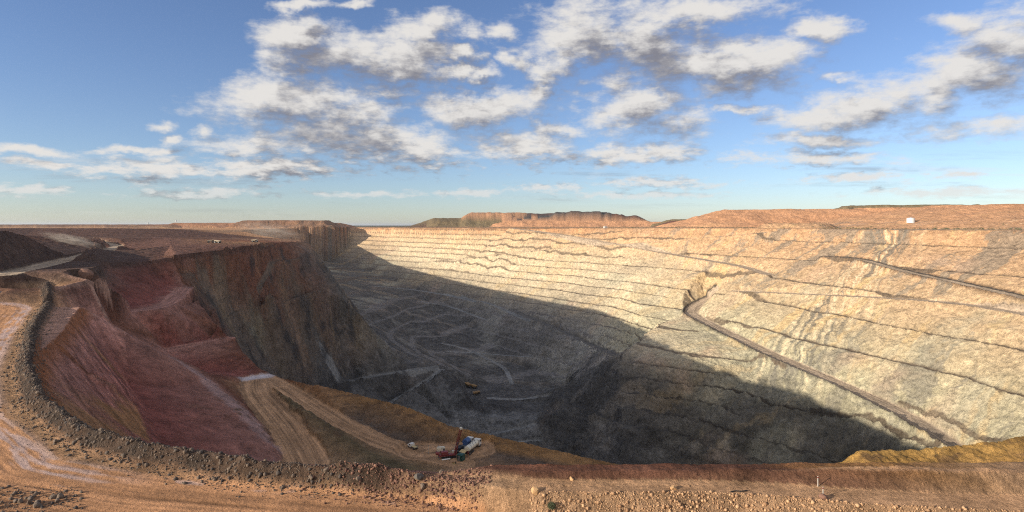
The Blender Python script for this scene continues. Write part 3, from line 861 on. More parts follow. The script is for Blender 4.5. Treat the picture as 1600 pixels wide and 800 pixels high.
# right foreground: tan terrace between rubble bank and low bund
Dt, _, St, _ = polydist(resample(sh_toe, 3), 9)
Dc, _, _, _ = polydist(resample(rub_crest, 3), 9)
ter = rightfore * sstep(0.45, 0.25, slope) * ((GY < 79.5) & (GY > 60)) * (Dt + Dc < 12)
col = col * (1 - 0.85 * ter[..., None]) + np.array((0.72, 0.42, 0.225)) * (1 + 0.2 * c3 + 0.15 * fbm(GX / 9, GY / 0.8, 3, 251))[..., None] * 0.85 * ter[..., None]
bund = rightfore * sstep(3.2, 2.4, Dt) * (Z > -32.9) * sstep(60, 40, GX + 4 * c2)
col = col * (1 - 0.8 * bund[..., None]) + np.array((0.19, 0.088, 0.055)) * (1 + 0.5 * c3 + 0.5 * c2)[..., None] * 0.8 * bund[..., None]  # shade on the bund's left part painted into its colour
# dipping veins on the great wall, seen clearest to the right
uu = GX * 0.25 + GY * 0.97 - Z * 0.55
vein = fbm(uu / 34 + 0.8 * c1, Z / 160 + GX / 900, 4, 191, 0.55)
right = sstep(250, 420, GX)
vd = sstep(0.16, 0.24, vein + 0.16 * c3 + 0.06 * c2) * wallw * (0.22 + 0.42 * right)
vy = sstep(-0.14, -0.36, vein) * wallw * (0.25 + 0.5 * right)
col = col * (1 - vd[..., None]) + np.array((0.22, 0.205, 0.175)) * vd[..., None]
col = col * (1 - vy[..., None]) + np.array((0.66, 0.47, 0.24)) * vy[..., None]
pk = sstep(0.18, 0.5, fbm(GX / 85 + 5, GY / 85, 4, 201)) * wallw * 0.38
col = col * (1 - pk[..., None]) + np.array((0.58, 0.39, 0.27)) * pk[..., None]
gn = sstep(0.1, 0.45, fbm(GX / 95 - 9, GY / 95 + 3, 4, 211)) * wallw * 0.6 * sstep(-60, -110, Z)
col = col * (1 - gn[..., None]) + np.array((0.45, 0.42, 0.31)) * gn[..., None]
bl = np.clip(bench_mask * (0.85 + 0.5 * c2), 0, 0.93) * (1 - road_mask)
col = col * (1 - bl[..., None]) + (np.array((0.15, 0.115, 0.085)) * (1 - 0.75 * sp_[..., None])) * bl[..., None]
wl = np.clip(wallw, 0, 1)[..., None]
col = col * (1 - wl + wl * np.array((1.0, 0.965, 0.90)))
# deep pit and cream wall foot darkened and greyed: shade painted into the colour
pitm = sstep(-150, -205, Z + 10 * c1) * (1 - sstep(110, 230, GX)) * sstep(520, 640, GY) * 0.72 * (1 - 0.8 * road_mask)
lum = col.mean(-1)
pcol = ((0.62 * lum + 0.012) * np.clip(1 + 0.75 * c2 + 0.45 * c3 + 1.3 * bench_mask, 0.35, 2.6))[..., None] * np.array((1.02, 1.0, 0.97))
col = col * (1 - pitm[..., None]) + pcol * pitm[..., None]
# ochre spoil on the drill bench rim and the mound at right: gullied and mottled with brown
och = (sstep(45, 56, GX) * sstep(96, 100, GY) * sstep(140, 132, GY) + sstep(-140, -110, GX) * sstep(10, -10, GX) * sstep(228, 240, GY) * sstep(330, 312, GY)) * (1 - road_mask)
on_ = fbm(GX / 6, GY / 6, 5, 271, 0.62)
ob = sstep(0.02, 0.35, on_ + 0.5 * c3) * och * 0.75
col = col * (1 - ob[..., None]) + np.array((0.17, 0.10, 0.055)) * ob[..., None]
Z = Z + och * (0.55 * fbm(GX / 5, GY / 5, 4, 275, 0.6, True) + 0.25 * fbm(GX / 1.6, GY / 1.6, 3, 276))
# the low bund is heaped earth: uneven crest and face
Z = Z + rightfore * sstep(0.6, 1.6, Dt) * (Z > -33.1) * (GY > 77) * (0.32 * fbm(GX / 4.5, GY / 3, 4, 281, 0.6) + 0.10 * fbm(GX / 1.1, GY / 1.1, 3, 282))
col = np.clip(col, 0.012, 0.9)

# ------------------------------------------------------------------ materials
def ground_material(name, bump_near=0.5, detail=1.0):
    m = bpy.data.materials.new(name)
    m.use_nodes = True
    t = m.node_tree
    b = NB(t)
    bs = t.nodes['Principled BSDF']
    at = b.n('ShaderNodeAttribute', attribute_name='ground_colour')
    geo = b.n('ShaderNodeNewGeometry')
    pos = geo.outputs['Position']
    n1 = b.noise(pos, 0.17, 10, 0.72)
    n2 = b.noise(pos, 1.1, 8, 0.72)
    n3 = b.noise(b.v('MULTIPLY', pos, (1.0, 1.0, 0.16)), 0.55, 6, 0.68)     # scoring down the faces
    rg = b.n('ShaderNodeTexNoise', noise_dimensions='3D', noise_type='RIDGED_MULTIFRACTAL')
    b.put(rg.inputs['Vector'], pos)
    rg.inputs['Scale'].default_value = 0.11
    rg.inputs['Detail'].default_value = 8
    rg.inputs['Roughness'].default_value = 0.6
    rg.inputs['Offset'].default_value = 0.9
    rg.inputs['Gain'].default_value = 1.6
    nsp = b.n('ShaderNodeSeparateXYZ')
    t.links.new(geo.outputs['True Normal'], nsp.inputs[0])
    facew = b.mr(nsp.outputs[2], 0.92, 0.7)
    f = b.m('ADD', b.m('MULTIPLY', b.m('SUBTRACT', n1, 0.5), 2.1), b.m('MULTIPLY', b.m('SUBTRACT', n2, 0.5), 1.5))
    f = b.m('ADD', f, b.m('MULTIPLY', b.m('MULTIPLY', b.m('SUBTRACT', n3, 0.5), 1.0), facew))
    crack = b.m('MULTIPLY', b.mr(rg.outputs['Fac'], 0.9, 2.2, 0.0, 0.38), facew)
    f = b.m('SUBTRACT', b.m('MULTIPLY', f, detail), b.m('MULTIPLY', crack, detail))
    f = b.m('MAXIMUM', b.m('ADD', 1.03, f), 0.30)
    c = b.v('SCALE', at.outputs['Color'], scale=f)
    b.put(bs.inputs['Base Color'], c)
    bs.inputs['Roughness'].default_value = 0.95
    bs.inputs['Specular IOR Level'].default_value = 0.12
    b1 = b.n('ShaderNodeBump')
    b1.inputs['Strength'].default_value = 0.9
    b1.inputs['Distance'].default_value = 6.0 * detail
    b.put(b1.inputs['Height'], n1)
    b2_ = b.n('ShaderNodeBump')
    b2_.inputs['Strength'].default_value = 0.8
    b2_.inputs['Distance'].default_value = bump_near
    b.put(b2_.inputs['Height'], n2)
    t.links.new(b1.outputs[0], b2_.inputs['Normal'])
    t.links.new(b2_.outputs[0], bs.inputs['Normal'])
    return m


def plain_mat(name, colr, rough=0.6, metal=0.0, var=0.18, scale=3.0):
    m = bpy.data.materials.new(name)
    m.use_nodes = True
    t = m.node_tree
    b = NB(t)
    bs = t.nodes['Principled BSDF']
    tc = b.n('ShaderNodeTexCoord')
    n = b.noise(tc.outputs['Object'], scale, 5, 0.6)
    f = b.m('ADD', 1.0, b.m('MULTIPLY', b.m('SUBTRACT', n, 0.5), var * 2))
    b.put(bs.inputs['Base Color'], b.v('SCALE', (*colr,), scale=f))
    bs.inputs['Roughness'].default_value = rough
    bs.inputs['Metallic'].default_value = metal
    return m


gmat = ground_material('earth')
rmat = ground_material('graded_road', 0.15, 0.55)


def ground_mesh(name, quadmask, mat):
    idx = np.arange(NR * NA).reshape(NR, NA)
    q = np.stack([idx[:-1, :-1], idx[:-1, 1:], idx[1:, 1:], idx[1:, :-1]], -1)[quadmask]
    q = q[:, ::-1] if False else q
    used, inv = np.unique(q.ravel(), return_inverse=True)
    me = bpy.data.meshes.new(name)
    me.vertices.add(len(used))
    co = np.stack([GX.ravel()[used], GY.ravel()[used], Z.ravel()[used]], -1).astype(np.float32)
    me.vertices.foreach_set('co', co.ravel())
    nq = len(q)
    me.loops.add(nq * 4)
    me.loops.foreach_set('vertex_index', inv[:].reshape(nq, 4)[:, ::-1].ravel().astype(np.int32))
    me.polygons.add(nq)
    me.polygons.foreach_set('loop_start', np.arange(0, nq * 4, 4, dtype=np.int32))
    me.polygons.foreach_set('use_smooth', np.ones(nq, dtype=bool))
    me.update(calc_edges=True)
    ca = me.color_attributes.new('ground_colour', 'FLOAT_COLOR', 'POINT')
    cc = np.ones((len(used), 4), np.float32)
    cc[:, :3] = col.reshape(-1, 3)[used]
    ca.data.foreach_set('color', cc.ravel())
    me.materials.append(mat)
    o = bpy.data.objects.new(name, me)
    COL.objects.link(o)
    o['kind'] = 'structure'
    return o


qm = lambda a: (a[:-1, :-1] + a[1:, :-1] + a[:-1, 1:] + a[1:, 1:]) / 4
q_road = qm(road_mask) > 0.5
q_hill = (qm(dump_m) > 0.5) & ~q_road
q_rest = ~q_road & ~q_hill
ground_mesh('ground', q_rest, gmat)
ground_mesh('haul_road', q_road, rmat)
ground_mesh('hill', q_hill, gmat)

# ------------------------------------------------------------------ things
def gz(x, y):
    return zat(x, y, Z)


def tag(o, label, cat, group=None, kind=None):
    if label:
        o['label'] = label
    if cat:
        o['category'] = cat
    if group:
        o['group'] = group
    if kind:
        o['kind'] = kind
    return o


def empty(name, loc, rot=0.0, tilt=0.0):
    o = bpy.data.objects.new(name, None)
    o.empty_display_size = 0.5
    o.location = loc
    o.rotation_euler = (0, tilt, rot)
    COL.objects.link(o)
    return o


class MB:
    def __init__(self):
        self.bm = bmesh.new()

    def box(self, c, sz, bev=0.03, rot=None, taper=1.0):
        r = bmesh.ops.create_cube(self.bm, size=1.0)
        vs = r['verts']
        for v in vs:
            k = taper if v.co.z > 0 else 1.0
            v.co = Vector((v.co.x * sz[0] * k, v.co.y * sz[1] * k, v.co.z * sz[2]))
        if bev:
            es = list({e for v in vs for e in v.link_edges})
            g = bmesh.ops.bevel(self.bm, geom=es, offset=min(bev, min(sz) * 0.3), segments=2, affect='EDGES')
            vs = list({v for f in g['faces'] for v in f.verts} | {v for v in vs if v.is_valid})
        for v in vs:
            if rot is not None:
                v.co = rot @ v.co
            v.co += Vector(c)
        return self

    def tube(self, a, b, r, n=10, r2=None):
        a = Vector(a); b = Vector(b)
        d = b - a
        g = bmesh.ops.create_cone(self.bm, cap_ends=True, segments=n, radius1=r, radius2=r if r2 is None else r2, depth=d.length)
        q = d.to_track_quat('Z', 'Y')
        for v in g['verts']:
            v.co = q @ v.co + (a + b) / 2
        return self

    def ball(self, c, r, sc=(1, 1, 1)):
        g = bmesh.ops.create_icosphere(self.bm, subdivisions=2, radius=r)
        for v in g['verts']:
            v.co = Vector((v.co.x * sc[0], v.co.y * sc[1], v.co.z * sc[2])) + Vector(c)
        return self

    def poly(self, pts, thick, axis=1):
        """prism from an outline in the local x-z plane, thickness along y, centred"""
        lo = [self.bm.verts.new((x, -thick / 2, z)) for x, z in pts]
        hi = [self.bm.verts.new((x, thick / 2, z)) for x, z in pts]
        self.bm.faces.new(lo); self.bm.faces.new(hi[::-1])
        n = len(pts)
        for i in range(n):
            self.bm.faces.new((lo[i], hi[i], hi[(i + 1) % n], lo[(i + 1) % n]))
        return self

    def build(self, name, mat, parent=None):
        bmesh.ops.recalc_face_normals(self.bm, faces=self.bm.faces[:])
        me = bpy.data.meshes.new(name)
        self.bm.to_mesh(me); self.bm.free()
        me.materials.append(mat)
        o = bpy.data.objects.new(name, me)
        COL.objects.link(o)
        if parent:
            o.parent = parent
        return o


def copy_tree(o, parent=None):
    c = o.copy()
    COL.objects.link(c)
    if parent:
        c.parent = parent
    for ch in [q for q in bpy.data.objects if q.parent == o]:
        copy_tree(ch, c)
    return c


M_white = plain_mat('white_paint', (0.62, 0.59, 0.52), 0.5)
M_cream = plain_mat('cream_paint', (0.66, 0.60, 0.46), 0.5)
M_red = plain_mat('red_paint', (0.22, 0.04, 0.035), 0.55)
M_mast = plain_mat('mast_paint', (0.20, 0.03, 0.025), 0.55)
M_blue = plain_mat('blue_paint', (0.04, 0.09, 0.22), 0.55)
M_green = plain_mat('green_paint', (0.012, 0.06, 0.045), 0.5)
M_black = plain_mat('rubber', (0.02, 0.02, 0.02), 0.85)
M_steel = plain_mat('dull_steel', (0.22, 0.22, 0.22), 0.45, 0.6)
M_glass = plain_mat('dark_glass', (0.02, 0.025, 0.03), 0.1)
M_yellow = plain_mat('yellow_paint', (0.24, 0.14, 0.045), 0.7)
M_tarp = plain_mat('canvas', (0.50, 0.38, 0.18), 0.9)
M_tank = plain_mat('galvanised', (0.68, 0.68, 0.64), 0.4, 0.0, 0.12)
M_rock = plain_mat('grey_rock', (0.10, 0.085, 0.07), 0.95, 0, 0.5, 2.0)
M_rockr = plain_mat('red_rock', (0.20, 0.105, 0.07), 0.95, 0, 0.4, 2.0)
M_rocky = plain_mat('yellow_rock', (0.50, 0.30, 0.14), 0.95, 0, 0.4, 2.0)
M_leaf = plain_mat('scrub_leaf', (0.065, 0.085, 0.040), 0.9, 0, 0.5, 0.3)
M_bark = plain_mat('bark', (0.09, 0.07, 0.05), 0.9)


def wheels(root, xs, hw, r, w):
    for x in xs:
        for sgn_ in (-1, 1):
            t_ = MB().tube((x, sgn_ * (hw - w / 2), r), (x, sgn_ * (hw + w / 2), r), r, 18).build('wheel', M_black, root)
            MB().tube((x, sgn_ * (hw + w / 2 - 0.02), r), (x, sgn_ * (hw + w / 2 + 0.02), r), r * 0.5, 12).build('rim', M_steel, t_)


def truck_cab(root, x, mat, w=2.4, h=2.3, l=2.0, z0=0.75):
    cab = MB().poly([(x - l / 2, z0), (x + l / 2, z0), (x + l / 2, z0 + h * 0.45), (x + l / 2 - 0.25, z0 + h), (x - l / 2, z0 + h)], w).build('cab', mat, root)
    MB().box((x + l / 2 - 0.10, 0, z0 + h * 0.72), (0.06, w * 0.86, h * 0.36), 0.01, Matrix.Rotation(-0.2, 3, 'Y')).build('windscreen', M_glass, cab)
    for sg in (-1, 1):
        MB().box((x + 0.05, sg * (w / 2 + 0.005), z0 + h * 0.70), (l * 0.55, 0.04, h * 0.32), 0.01).build('side_window', M_glass, cab)
    MB().box((x + l / 2 + 0.08, 0, z0 - 0.05), (0.18, w, 0.35), 0.03).build('bumper', M_steel, cab)
    return cab


def heading(p0, p1):
    return math.atan2(p1[1] - p0[1], p1[0] - p0[0])


def on_bench(px, py, z=-88.0):
    q = A(px, py, z)
    return (q[0], q[1], gz(q[0], q[1]))


# tracked drill rig with leaning mast
p0 = on_bench(701, 715)
rig = tag(empty('drill_rig', p0, R(196)), 'dark red drill rig with tall raised mast and pale crown standing on the orange bench', 'drill rig')
for sg in (-1, 1):
    pts = [(-2.6, 0.25), (-2.2, 0.0), (2.2, 0.0), (2.6, 0.25), (2.6, 0.6), (2.2, 0.85), (-2.2, 0.85), (-2.6, 0.6)]
    tr_ = MB().poly(pts, 0.55)
    for v in tr_.bm.verts:
        v.co.y += sg * 1.05
    tr_.build('track', M_black, rig)
MB().box((0.6, 0, 1.12), (6.4, 1.9, 0.5), 0.05).build('chassis', M_red, rig)
eng = MB().box((1.6, 0.1, 1.95), (2.6, 1.9, 1.15), 0.08).build('engine_housing', M_red, rig)
MB().tube((2.2, 0.6, 2.5), (2.2, 0.6, 3.1), 0.09).build('exhaust', M_steel, eng)
MB().tube((3.6, 0, 1.95), (4.9, 0, 1.95), 0.55, 14).build('air_receiver', M_red, rig)
MB().box((-1.9, -0.7, 1.75), (0.9, 0.8, 0.9), 0.05).build('control_console', M_cream, rig)
mast = MB()
B0, B1 = Vector((-2.3, 0, 0.7)), Vector((-4.6, 0.35, 10.4))
ax = (B1 - B0).normalized()
e1 = Vector((0, 1, 0)); e2 = ax.cross(e1).normalized()
for i in (-1, 1):
    for j in (-1, 1):
        o_ = e1 * i * 0.38 + e2 * j * 0.34
        mast.tube(B0 + o_, B1 + o_, 0.085, 6)
for k in range(14):
    t0_, t1_ = k / 14, (k + 1) / 14
    for i in (-1, 1):
        mast.tube(B0.lerp(B1, t0_) + e1 * i * 0.38 - e2 * 0.34, B0.lerp(B1, t1_) + e1 * i * 0.38 + e2 * 0.34, 0.05, 5)
        mast.tube(B0.lerp(B1, t0_) + e1 * -i * 0.38 + e2 * 0.34 * i, B0.lerp(B1, t1_) + e1 * i * 0.38 + e2 * 0.34 * i, 0.05, 5)
mast = mast.build('mast', M_mast, rig)
MB().box(tuple(B1 + ax * 0.35), (0.95, 1.05, 0.7), 0.05).build('crown_block', M_cream, mast)
MB().box(tuple(B0.lerp(B1, 0.45)), (0.6, 0.6, 1.0), 0.04).build('rotary_head', M_steel, mast)
MB().tube((0.2, 0.3, 1.3), tuple(B0.lerp(B1, 0.42)), 0.09).build('mast_ram', M_steel, rig)
MB().tube(tuple(B0 + e2 * 0.1), (B0.x - 0.1, 0, 0.0), 0.12).build('drill_rod', M_steel, rig)
for x_ in (-2.8, 3.8):
    for sg in (-1, 1):
        MB().tube((x_, sg * 0.9, 0.02), (x_, sg * 0.9, 1.1), 0.09).tube((x_, sg * 0.9, 0.0), (x_, sg * 0.9, 0.07), 0.28).build('jack', M_steel, rig)

# cream compressor on skids behind the rig
p0 = on_bench(689, 707.5)
cp = tag(empty('compressor', p0, R(10)), 'cream rounded compressor on red skids left of the drill mast', 'compressor')
MB().box((0, 0, 0.35), (3.6, 1.5, 0.35), 0.04).build('skid', M_red, cp)
MB().box((0, 0, 1.45), (3.2, 1.55, 1.75), 0.3).build('housing', M_cream, cp)
MB().box((1.1, -0.79, 1.4), (0.8, 0.03, 0.9), 0.01).build('grille', M_steel, cp)
MB().tube((-0.9, 0.3, 2.2), (-0.9, 0.3, 2.75), 0.08).build('exhaust', M_steel, cp)

# thin pale pole with a red drum at its foot
p0 = on_bench(669.5, 708)
po = tag(empty('marker_pole', p0), 'thin pale upright pole left of the drill rig', 'pole')
MB().tube((0, 0, 0), (0, 0, 3.0), 0.07).build('post', M_cream, po)
MB().box((0, 0, 3.05), (0.25, 0.25, 0.3), 0.03).build('lamp_head', M_steel, po)
MB().tube((0, 0, 0), (0, 0, 0.12), 0.3).build('foot', M_steel, po)

# flat tray with a blue load
p0, p1 = on_bench(715, 709), on_bench(735, 694.5)
bt = tag(empty('flatbed_truck', p0, heading(p0, p1)), 'long dark flatbed truck with white cab carrying blue tank, parked behind the mast', 'truck')
MB().box((5.2, 0, 0.95), (12.6, 0.9, 0.35), 0.04).build('chassis', M_black, bt)
MB().box((4.1, 0, 1.22), (9.6, 2.45, 0.16), 0.03).build('tray', M_steel, bt)
MB().box((9.05, 0, 1.9), (0.12, 2.45, 1.3), 0.02).build('headboard', M_steel, bt)
truck_cab(bt, 10.6, M_white)
bx = MB().tube((6.0, 0, 2.45), (8.8, 0, 2.45), 1.18, 20).box((7.4, 0, 1.42), (2.6, 2.0, 0.22), 0.02).build('blue_tank', M_blue, bt)
MB().tube((7.4, 0, 3.55), (7.4, 0, 3.8), 0.3, 12).build('hatch', M_steel, bx)
MB().box((1.6, 0, 1.75), (3.4, 2.0, 0.9), 0.05).build('rod_rack', M_black, bt)
wheels(bt, (0.6, 1.9, 9.0, 10.6), 1.1, 0.52, 0.36)

# cream tanker
p0, p1 = on_bench(729, 711), on_bench(746, 697.5)
tk = tag(empty('tanker_truck', p0, heading(p0, p1)), 'pale cream tanker truck with banded barrel parked nearest the right edge of the bench', 'truck')
MB().box((4.9, 0, 0.9), (11.6, 0.9, 0.4), 0.04).build('chassis', M_black, tk)
brl = MB().tube((0.3, 0, 2.1), (8.2, 0, 2.1), 1.16, 22).ball((0.3, 0, 2.1), 1.15, (0.25, 1, 1)).ball((8.2, 0, 2.1), 1.15, (0.25, 1, 1)).build('barrel', M_cream, tk)
for x_ in (2.2, 4.2, 6.2):
    MB().tube((x_ - 0.09, 0, 2.1), (x_ + 0.09, 0, 2.1), 1.20, 22).build('band', M_steel, brl)
    MB().tube((x_ + 0.9, 0, 3.2), (x_ + 0.9, 0, 3.42), 0.3, 12).build('hatch', M_steel, brl)
MB().box((-0.35, 0, 1.2), (0.35, 2.3, 0.9), 0.04).build('rear_panel', M_red, tk)
truck_cab(tk, 9.9, M_white)
wheels(tk, (0.9, 2.2, 3.5, 9.7), 1.1, 0.52, 0.36)

# dark green site hut, canvas shelter, sheets, rod pile
p0 = on_bench(720.5, 719.5)
ht = tag(empty('site_hut', p0, R(62)), 'small dark green site hut standing in front of the trucks', 'hut')
MB().box((0, 0, 1.15), (2.2, 2.1, 2.1), 0.05).build('wall', M_green, ht)
MB().poly([(-1.25, 2.2), (1.25, 2.2), (1.25, 2.3), (0, 2.55), (-1.25, 2.3)], 2.35).build('roof', M_green, ht)
dr = MB().box((-1.12, 0.2, 1.05), (0.05, 0.85, 1.85), 0.01).build('door', M_steel, ht)
MB().box((-1.17, 0.5, 1.05), (0.05, 0.06, 0.14), 0.01).build('handle', M_black, dr)
for y_ in (-0.7, 0.7):
    MB().box((0, y_, 0.06), (2.3, 0.18, 0.12), 0.01).build('skid', M_steel, ht)
p0 = on_bench(725.5, 714)
sh = tag(empty('canvas_shelter', p0, R(55)), 'tan canvas shelter on thin legs between green hut and tanker', 'shelter')
MB().poly([(-1.5, 2.1), (0, 2.6), (1.5, 2.1), (1.5, 2.16), (0, 2.68), (-1.5, 2.16)], 2.6).build('canopy', M_tarp, sh)
for x_ in (-1.4, 1.4):
    for y_ in (-1.2, 1.2):
        MB().tube((x_, y_, 0), (x_, y_, 2.12), 0.05, 8).build('leg', M_steel, sh)
MB().box((0, 0, 0.75), (1.6, 0.8, 0.08), 0.02).tube((-0.6, 0, 0), (-0.6, 0, 0.75), 0.05).tube((0.6, 0, 0), (0.6, 0, 0.75), 0.05).build('bench_table', M_tarp, sh)
p0 = on_bench(697, 719.3)
st = tag(empty('rod_stack', p0, R(22)), 'pale stack of drill rods lying before the rig', 'pipe stack')
for k in range(5):
    MB().tube((-1.6, (k - 2) * 0.2, 0.22), (1.6, (k - 2) * 0.2, 0.22), 0.09).build('rod', M_white, st)
for x_ in (-1.1, 1.1):
    MB().box((x_, 0, 0.065), (0.15, 1.3, 0.13), 0.01).build('bearer', M_tarp, st)
p0 = on_bench(709.5, 725)
pl = tag(empty('pallet_load', p0, R(35)), 'low pallet with yellow and black gear in front of the drill rig', 'pallet')
MB().box((0, 0, 0.08), (1.4, 1.2, 0.14), 0.01).build('pallet', M_tarp, pl)
MB().box((-0.2, 0.1, 0.4), (0.7, 0.7, 0.5), 0.04).build('toolbox', M_yellow, pl)
MB().tube((0.45, -0.4, 0.15), (0.45, -0.4, 0.8), 0.22).build('drum', M_black, pl)

# white tray utility
p0, p1 = on_bench(650, 703), on_bench(633, 694.5)
ut = tag(empty('tray_utility', p0, heading(p0, p1) ), 'white tray back utility parked alone on the orange ramp', 'utility truck')
MB().box((2.2, 0, 0.62), (5.0, 0.9, 0.25), 0.03).build('chassis', M_black, ut)
MB().box((0.95, 0, 0.92), (2.7, 1.85, 0.10), 0.02).build('tray', M_tarp, ut)
MB().box((0.95, 0.92, 1.05), (2.7, 0.05, 0.22), 0.01).box((0.95, -0.92, 1.05), (2.7, 0.05, 0.22), 0.01).box((-0.38, 0, 1.05), (0.05, 1.85, 0.22), 0.01).build('tray_side', M_steel, ut)
truck_cab(ut, 3.2, M_white, 1.8, 1.25, 1.7, 0.6)
MB().box((4.55, 0, 0.9), (1.1, 1.7, 0.5), 0.12).build('bonnet', M_white, ut)
wheels(ut, (0.6, 4.3), 0.78, 0.38, 0.26)


def haul_truck(paint):
    r_ = empty('haul_truck', (0, 0, 0))
    MB().box((0.2, 0, 2.1), (10.5, 3.0, 0.9), 0.1).build('chassis', paint, r_)
    MB().poly([(-5.8, 4.6), (-5.2, 3.2), (0.4, 3.0), (2.4, 4.4), (5.2, 5.3), (5.2, 5.6), (1.6, 5.6), (0.4, 5.2)], 6.0).build('dump_body', paint, r_)
    cb = MB().box((3.6, 1.4, 4.2), (1.9, 2.4, 1.8), 0.1).build('cab', paint, r_)
    MB().box((4.57, 1.4, 4.4), (0.06, 2.0, 0.9), 0.01).build('windscreen', M_glass, cb)
    MB().box((4.9, 0, 2.8), (1.0, 4.6, 1.8), 0.1).build('grille', M_steel, r_)
    MB().box((4.9, 0, 3.75), (1.4, 6.0, 0.14), 0.02).build('deck', paint, r_)
    wheels(r_, (-3.2, 3.4), 2.4, 1.65, 1.1)
    return r_


PIT = [(731, 604, 2.2, 'yellow haul truck on the dark pit floor, leftmost and highest of the three'),
       (740, 606.5, 2.7, 'yellow haul truck on the dark pit floor, right of the highest one'),
       (744.5, 617, 0.2, 'yellow haul truck on the dark pit floor, lowest of the three')]
first = None
for (x_, y_, h_, lab) in PIT:
    q = cast(x_, y_, 300, arr=Z)
    o_ = haul_truck(M_yellow) if first is None else copy_tree(first)
    if first is None:
        first = o_
    o_.location = (q[0], q[1], gz(q[0], q[1])); o_.rotation_euler = (0, 0, h_)
    tag(o_, lab, 'haul truck', 'haul trucks on the pit floor')
M_dusty = plain_mat('dusty_paint', (0.40, 0.33, 0.23), 0.8)
second = None
PLAT = [(329, 379.5, 0.4, 'tiny pale haul truck on the sunlit plateau, leftmost above the dark cliff'),
        (340, 380, 3.0, 'tiny pale haul truck on the sunlit plateau, between two others'),
        (398, 378.5, 0.1, 'tiny pale haul truck on the sunlit plateau, nearest the cliff corner')]
for (x_, y_, h_, lab) in PLAT:
    q = cast(x_, y_, 300, arr=Z)
    o_ = haul_truck(M_dusty) if second is None else copy_tree(second)
    if second is None:
        second = o_
    o_.location = (q[0], q[1], gz(q[0], q[1])); o_.rotation_euler = (0, 0, h_)
    o_.scale = (0.7, 0.7, 0.7)
    tag(o_, lab, 'haul truck', 'haul trucks on the plateau')

# water tank on the right rim
q = cast(1423, 348, 300, arr=Z)
tnk = tag(empty('water_tank', (q[0], q[1], gz(q[0], q[1]))), 'pale round water tank with shallow conical roof on the orange rim', 'water tank')
rt = 11 * q[1] / FOC / 2
MB().tube((0, 0, -0.5), (0, 0, rt * 1.25), rt, 32).build('wall', M_tank, tnk)
MB().tube((0, 0, rt * 1.25), (0, 0, rt * 1.5), rt * 1.03, 32, 0.3).build('roof', M_tank, tnk)
ld = MB()
for sg in (-0.3, 0.3):
    ld.tube((rt * 0.95, sg - rt * 0.4, 0), (rt * 0.95, sg - rt * 0.4, rt * 1.3), 0.06, 6)
for k in range(12):
    ld.tube((rt * 0.95, -0.3 - rt * 0.4, k * 0.6), (rt * 0.95, 0.3 - rt * 0.4, k * 0.6), 0.04, 6)
ld.build('ladder', M_steel, tnk)

# headframes on the left skyline
for (x_, Yd, hh, lab) in ((275, 3600, 34, 'tall pale headframe tower standing on the left skyline'),
                          (231, 3900, 22, 'shorter pale headframe tower on the left skyline')):
    X_ = (x_ - 800) / FOC * Yd
    zf = gz(X_, Yd) - 0.5
    t_ = tag(empty('headframe', (X_, Yd, zf)), lab, 'tower', 'headframes on the skyline')
    fr = MB()
    for i in (-1, 1):
        for j in (-1, 1):
            fr.tube((i * 4.5, j * 4.5, 0), (i * 2.6, j * 2.6, hh), 0.9, 6)
    for k in range(5):
        z0_, z1_ = hh * k / 5, hh * (k + 1) / 5
        w0 = 4.5 - 1.9 * k / 5; w1 = 4.5 - 1.9 * (k + 1) / 5
        for j in (-1, 1):
            fr.tube((-w0, j * w0, z0_), (w1, j * w1, z1_), 0.45, 5)
            fr.tube((j * w0, -w0, z0_), (j * w1, w1, z1_), 0.45, 5)
    fr.build('frame', M_tank, t_)
    MB().box((0, 0, hh + 2.5), (7, 7, 5), 0.2).build('winding_house', M_tank, t_)
    MB().tube((-1, 0, hh + 7), (1, 0, hh + 7), 2.4, 20).build('sheave_wheel', M_steel, t_)

# site hut on the far rim
q = cast(946, 356.5, 700, arr=Z)
hb = tag(empty('rim_hut', (q[0], q[1], gz(q[0], q[1])), 0.4), 'tiny white hut on the far rim above the great wall', 'hut')
MB().box((0, 0, 2.0), (9, 5, 4.4), 0.1).build('wall', M_white, hb)
MB().poly([(-4.8, 4.2), (4.8, 4.2), (4.8, 4.4), (0, 5.4), (-4.8, 4.4)], 5.6).build('roof', M_tank, hb)
MB().box((0.5, -2.52, 1.2), (1.2, 0.06, 2.2), 0.01).build('door', M_steel, hb)

# still water beside the upper left road
q = A(-22, 452.5, -30.6)
pw_ = MB()
ring = [(q[0] + math.cos(a) * 20 * (1 + 0.1 * math.sin(3 * a)), q[1] + math.sin(a) * 9 * (1 + 0.12 * math.cos(2 * a)), 0) for a in np.linspace(0, 2 * math.pi, 40)[:-1]]
zp = max(gz(x_, y_) for x_, y_, _ in ring) * 0.6 + min(gz(x_, y_) for x_, y_, _ in ring) * 0.4
pw_.bm.faces.new([pw_.bm.verts.new((x_, y_, zp)) for x_, y_, _ in ring])
M_water = plain_mat('pond_water', (0.10, 0.12, 0.14), 0.06, 0, 0.05)
tag(pw_.build('pond', M_water), None, None, None, 'structure')

# ------------------------------------------------------------------ rocks, clods, scrub
rng = np.random.default_rng(5)


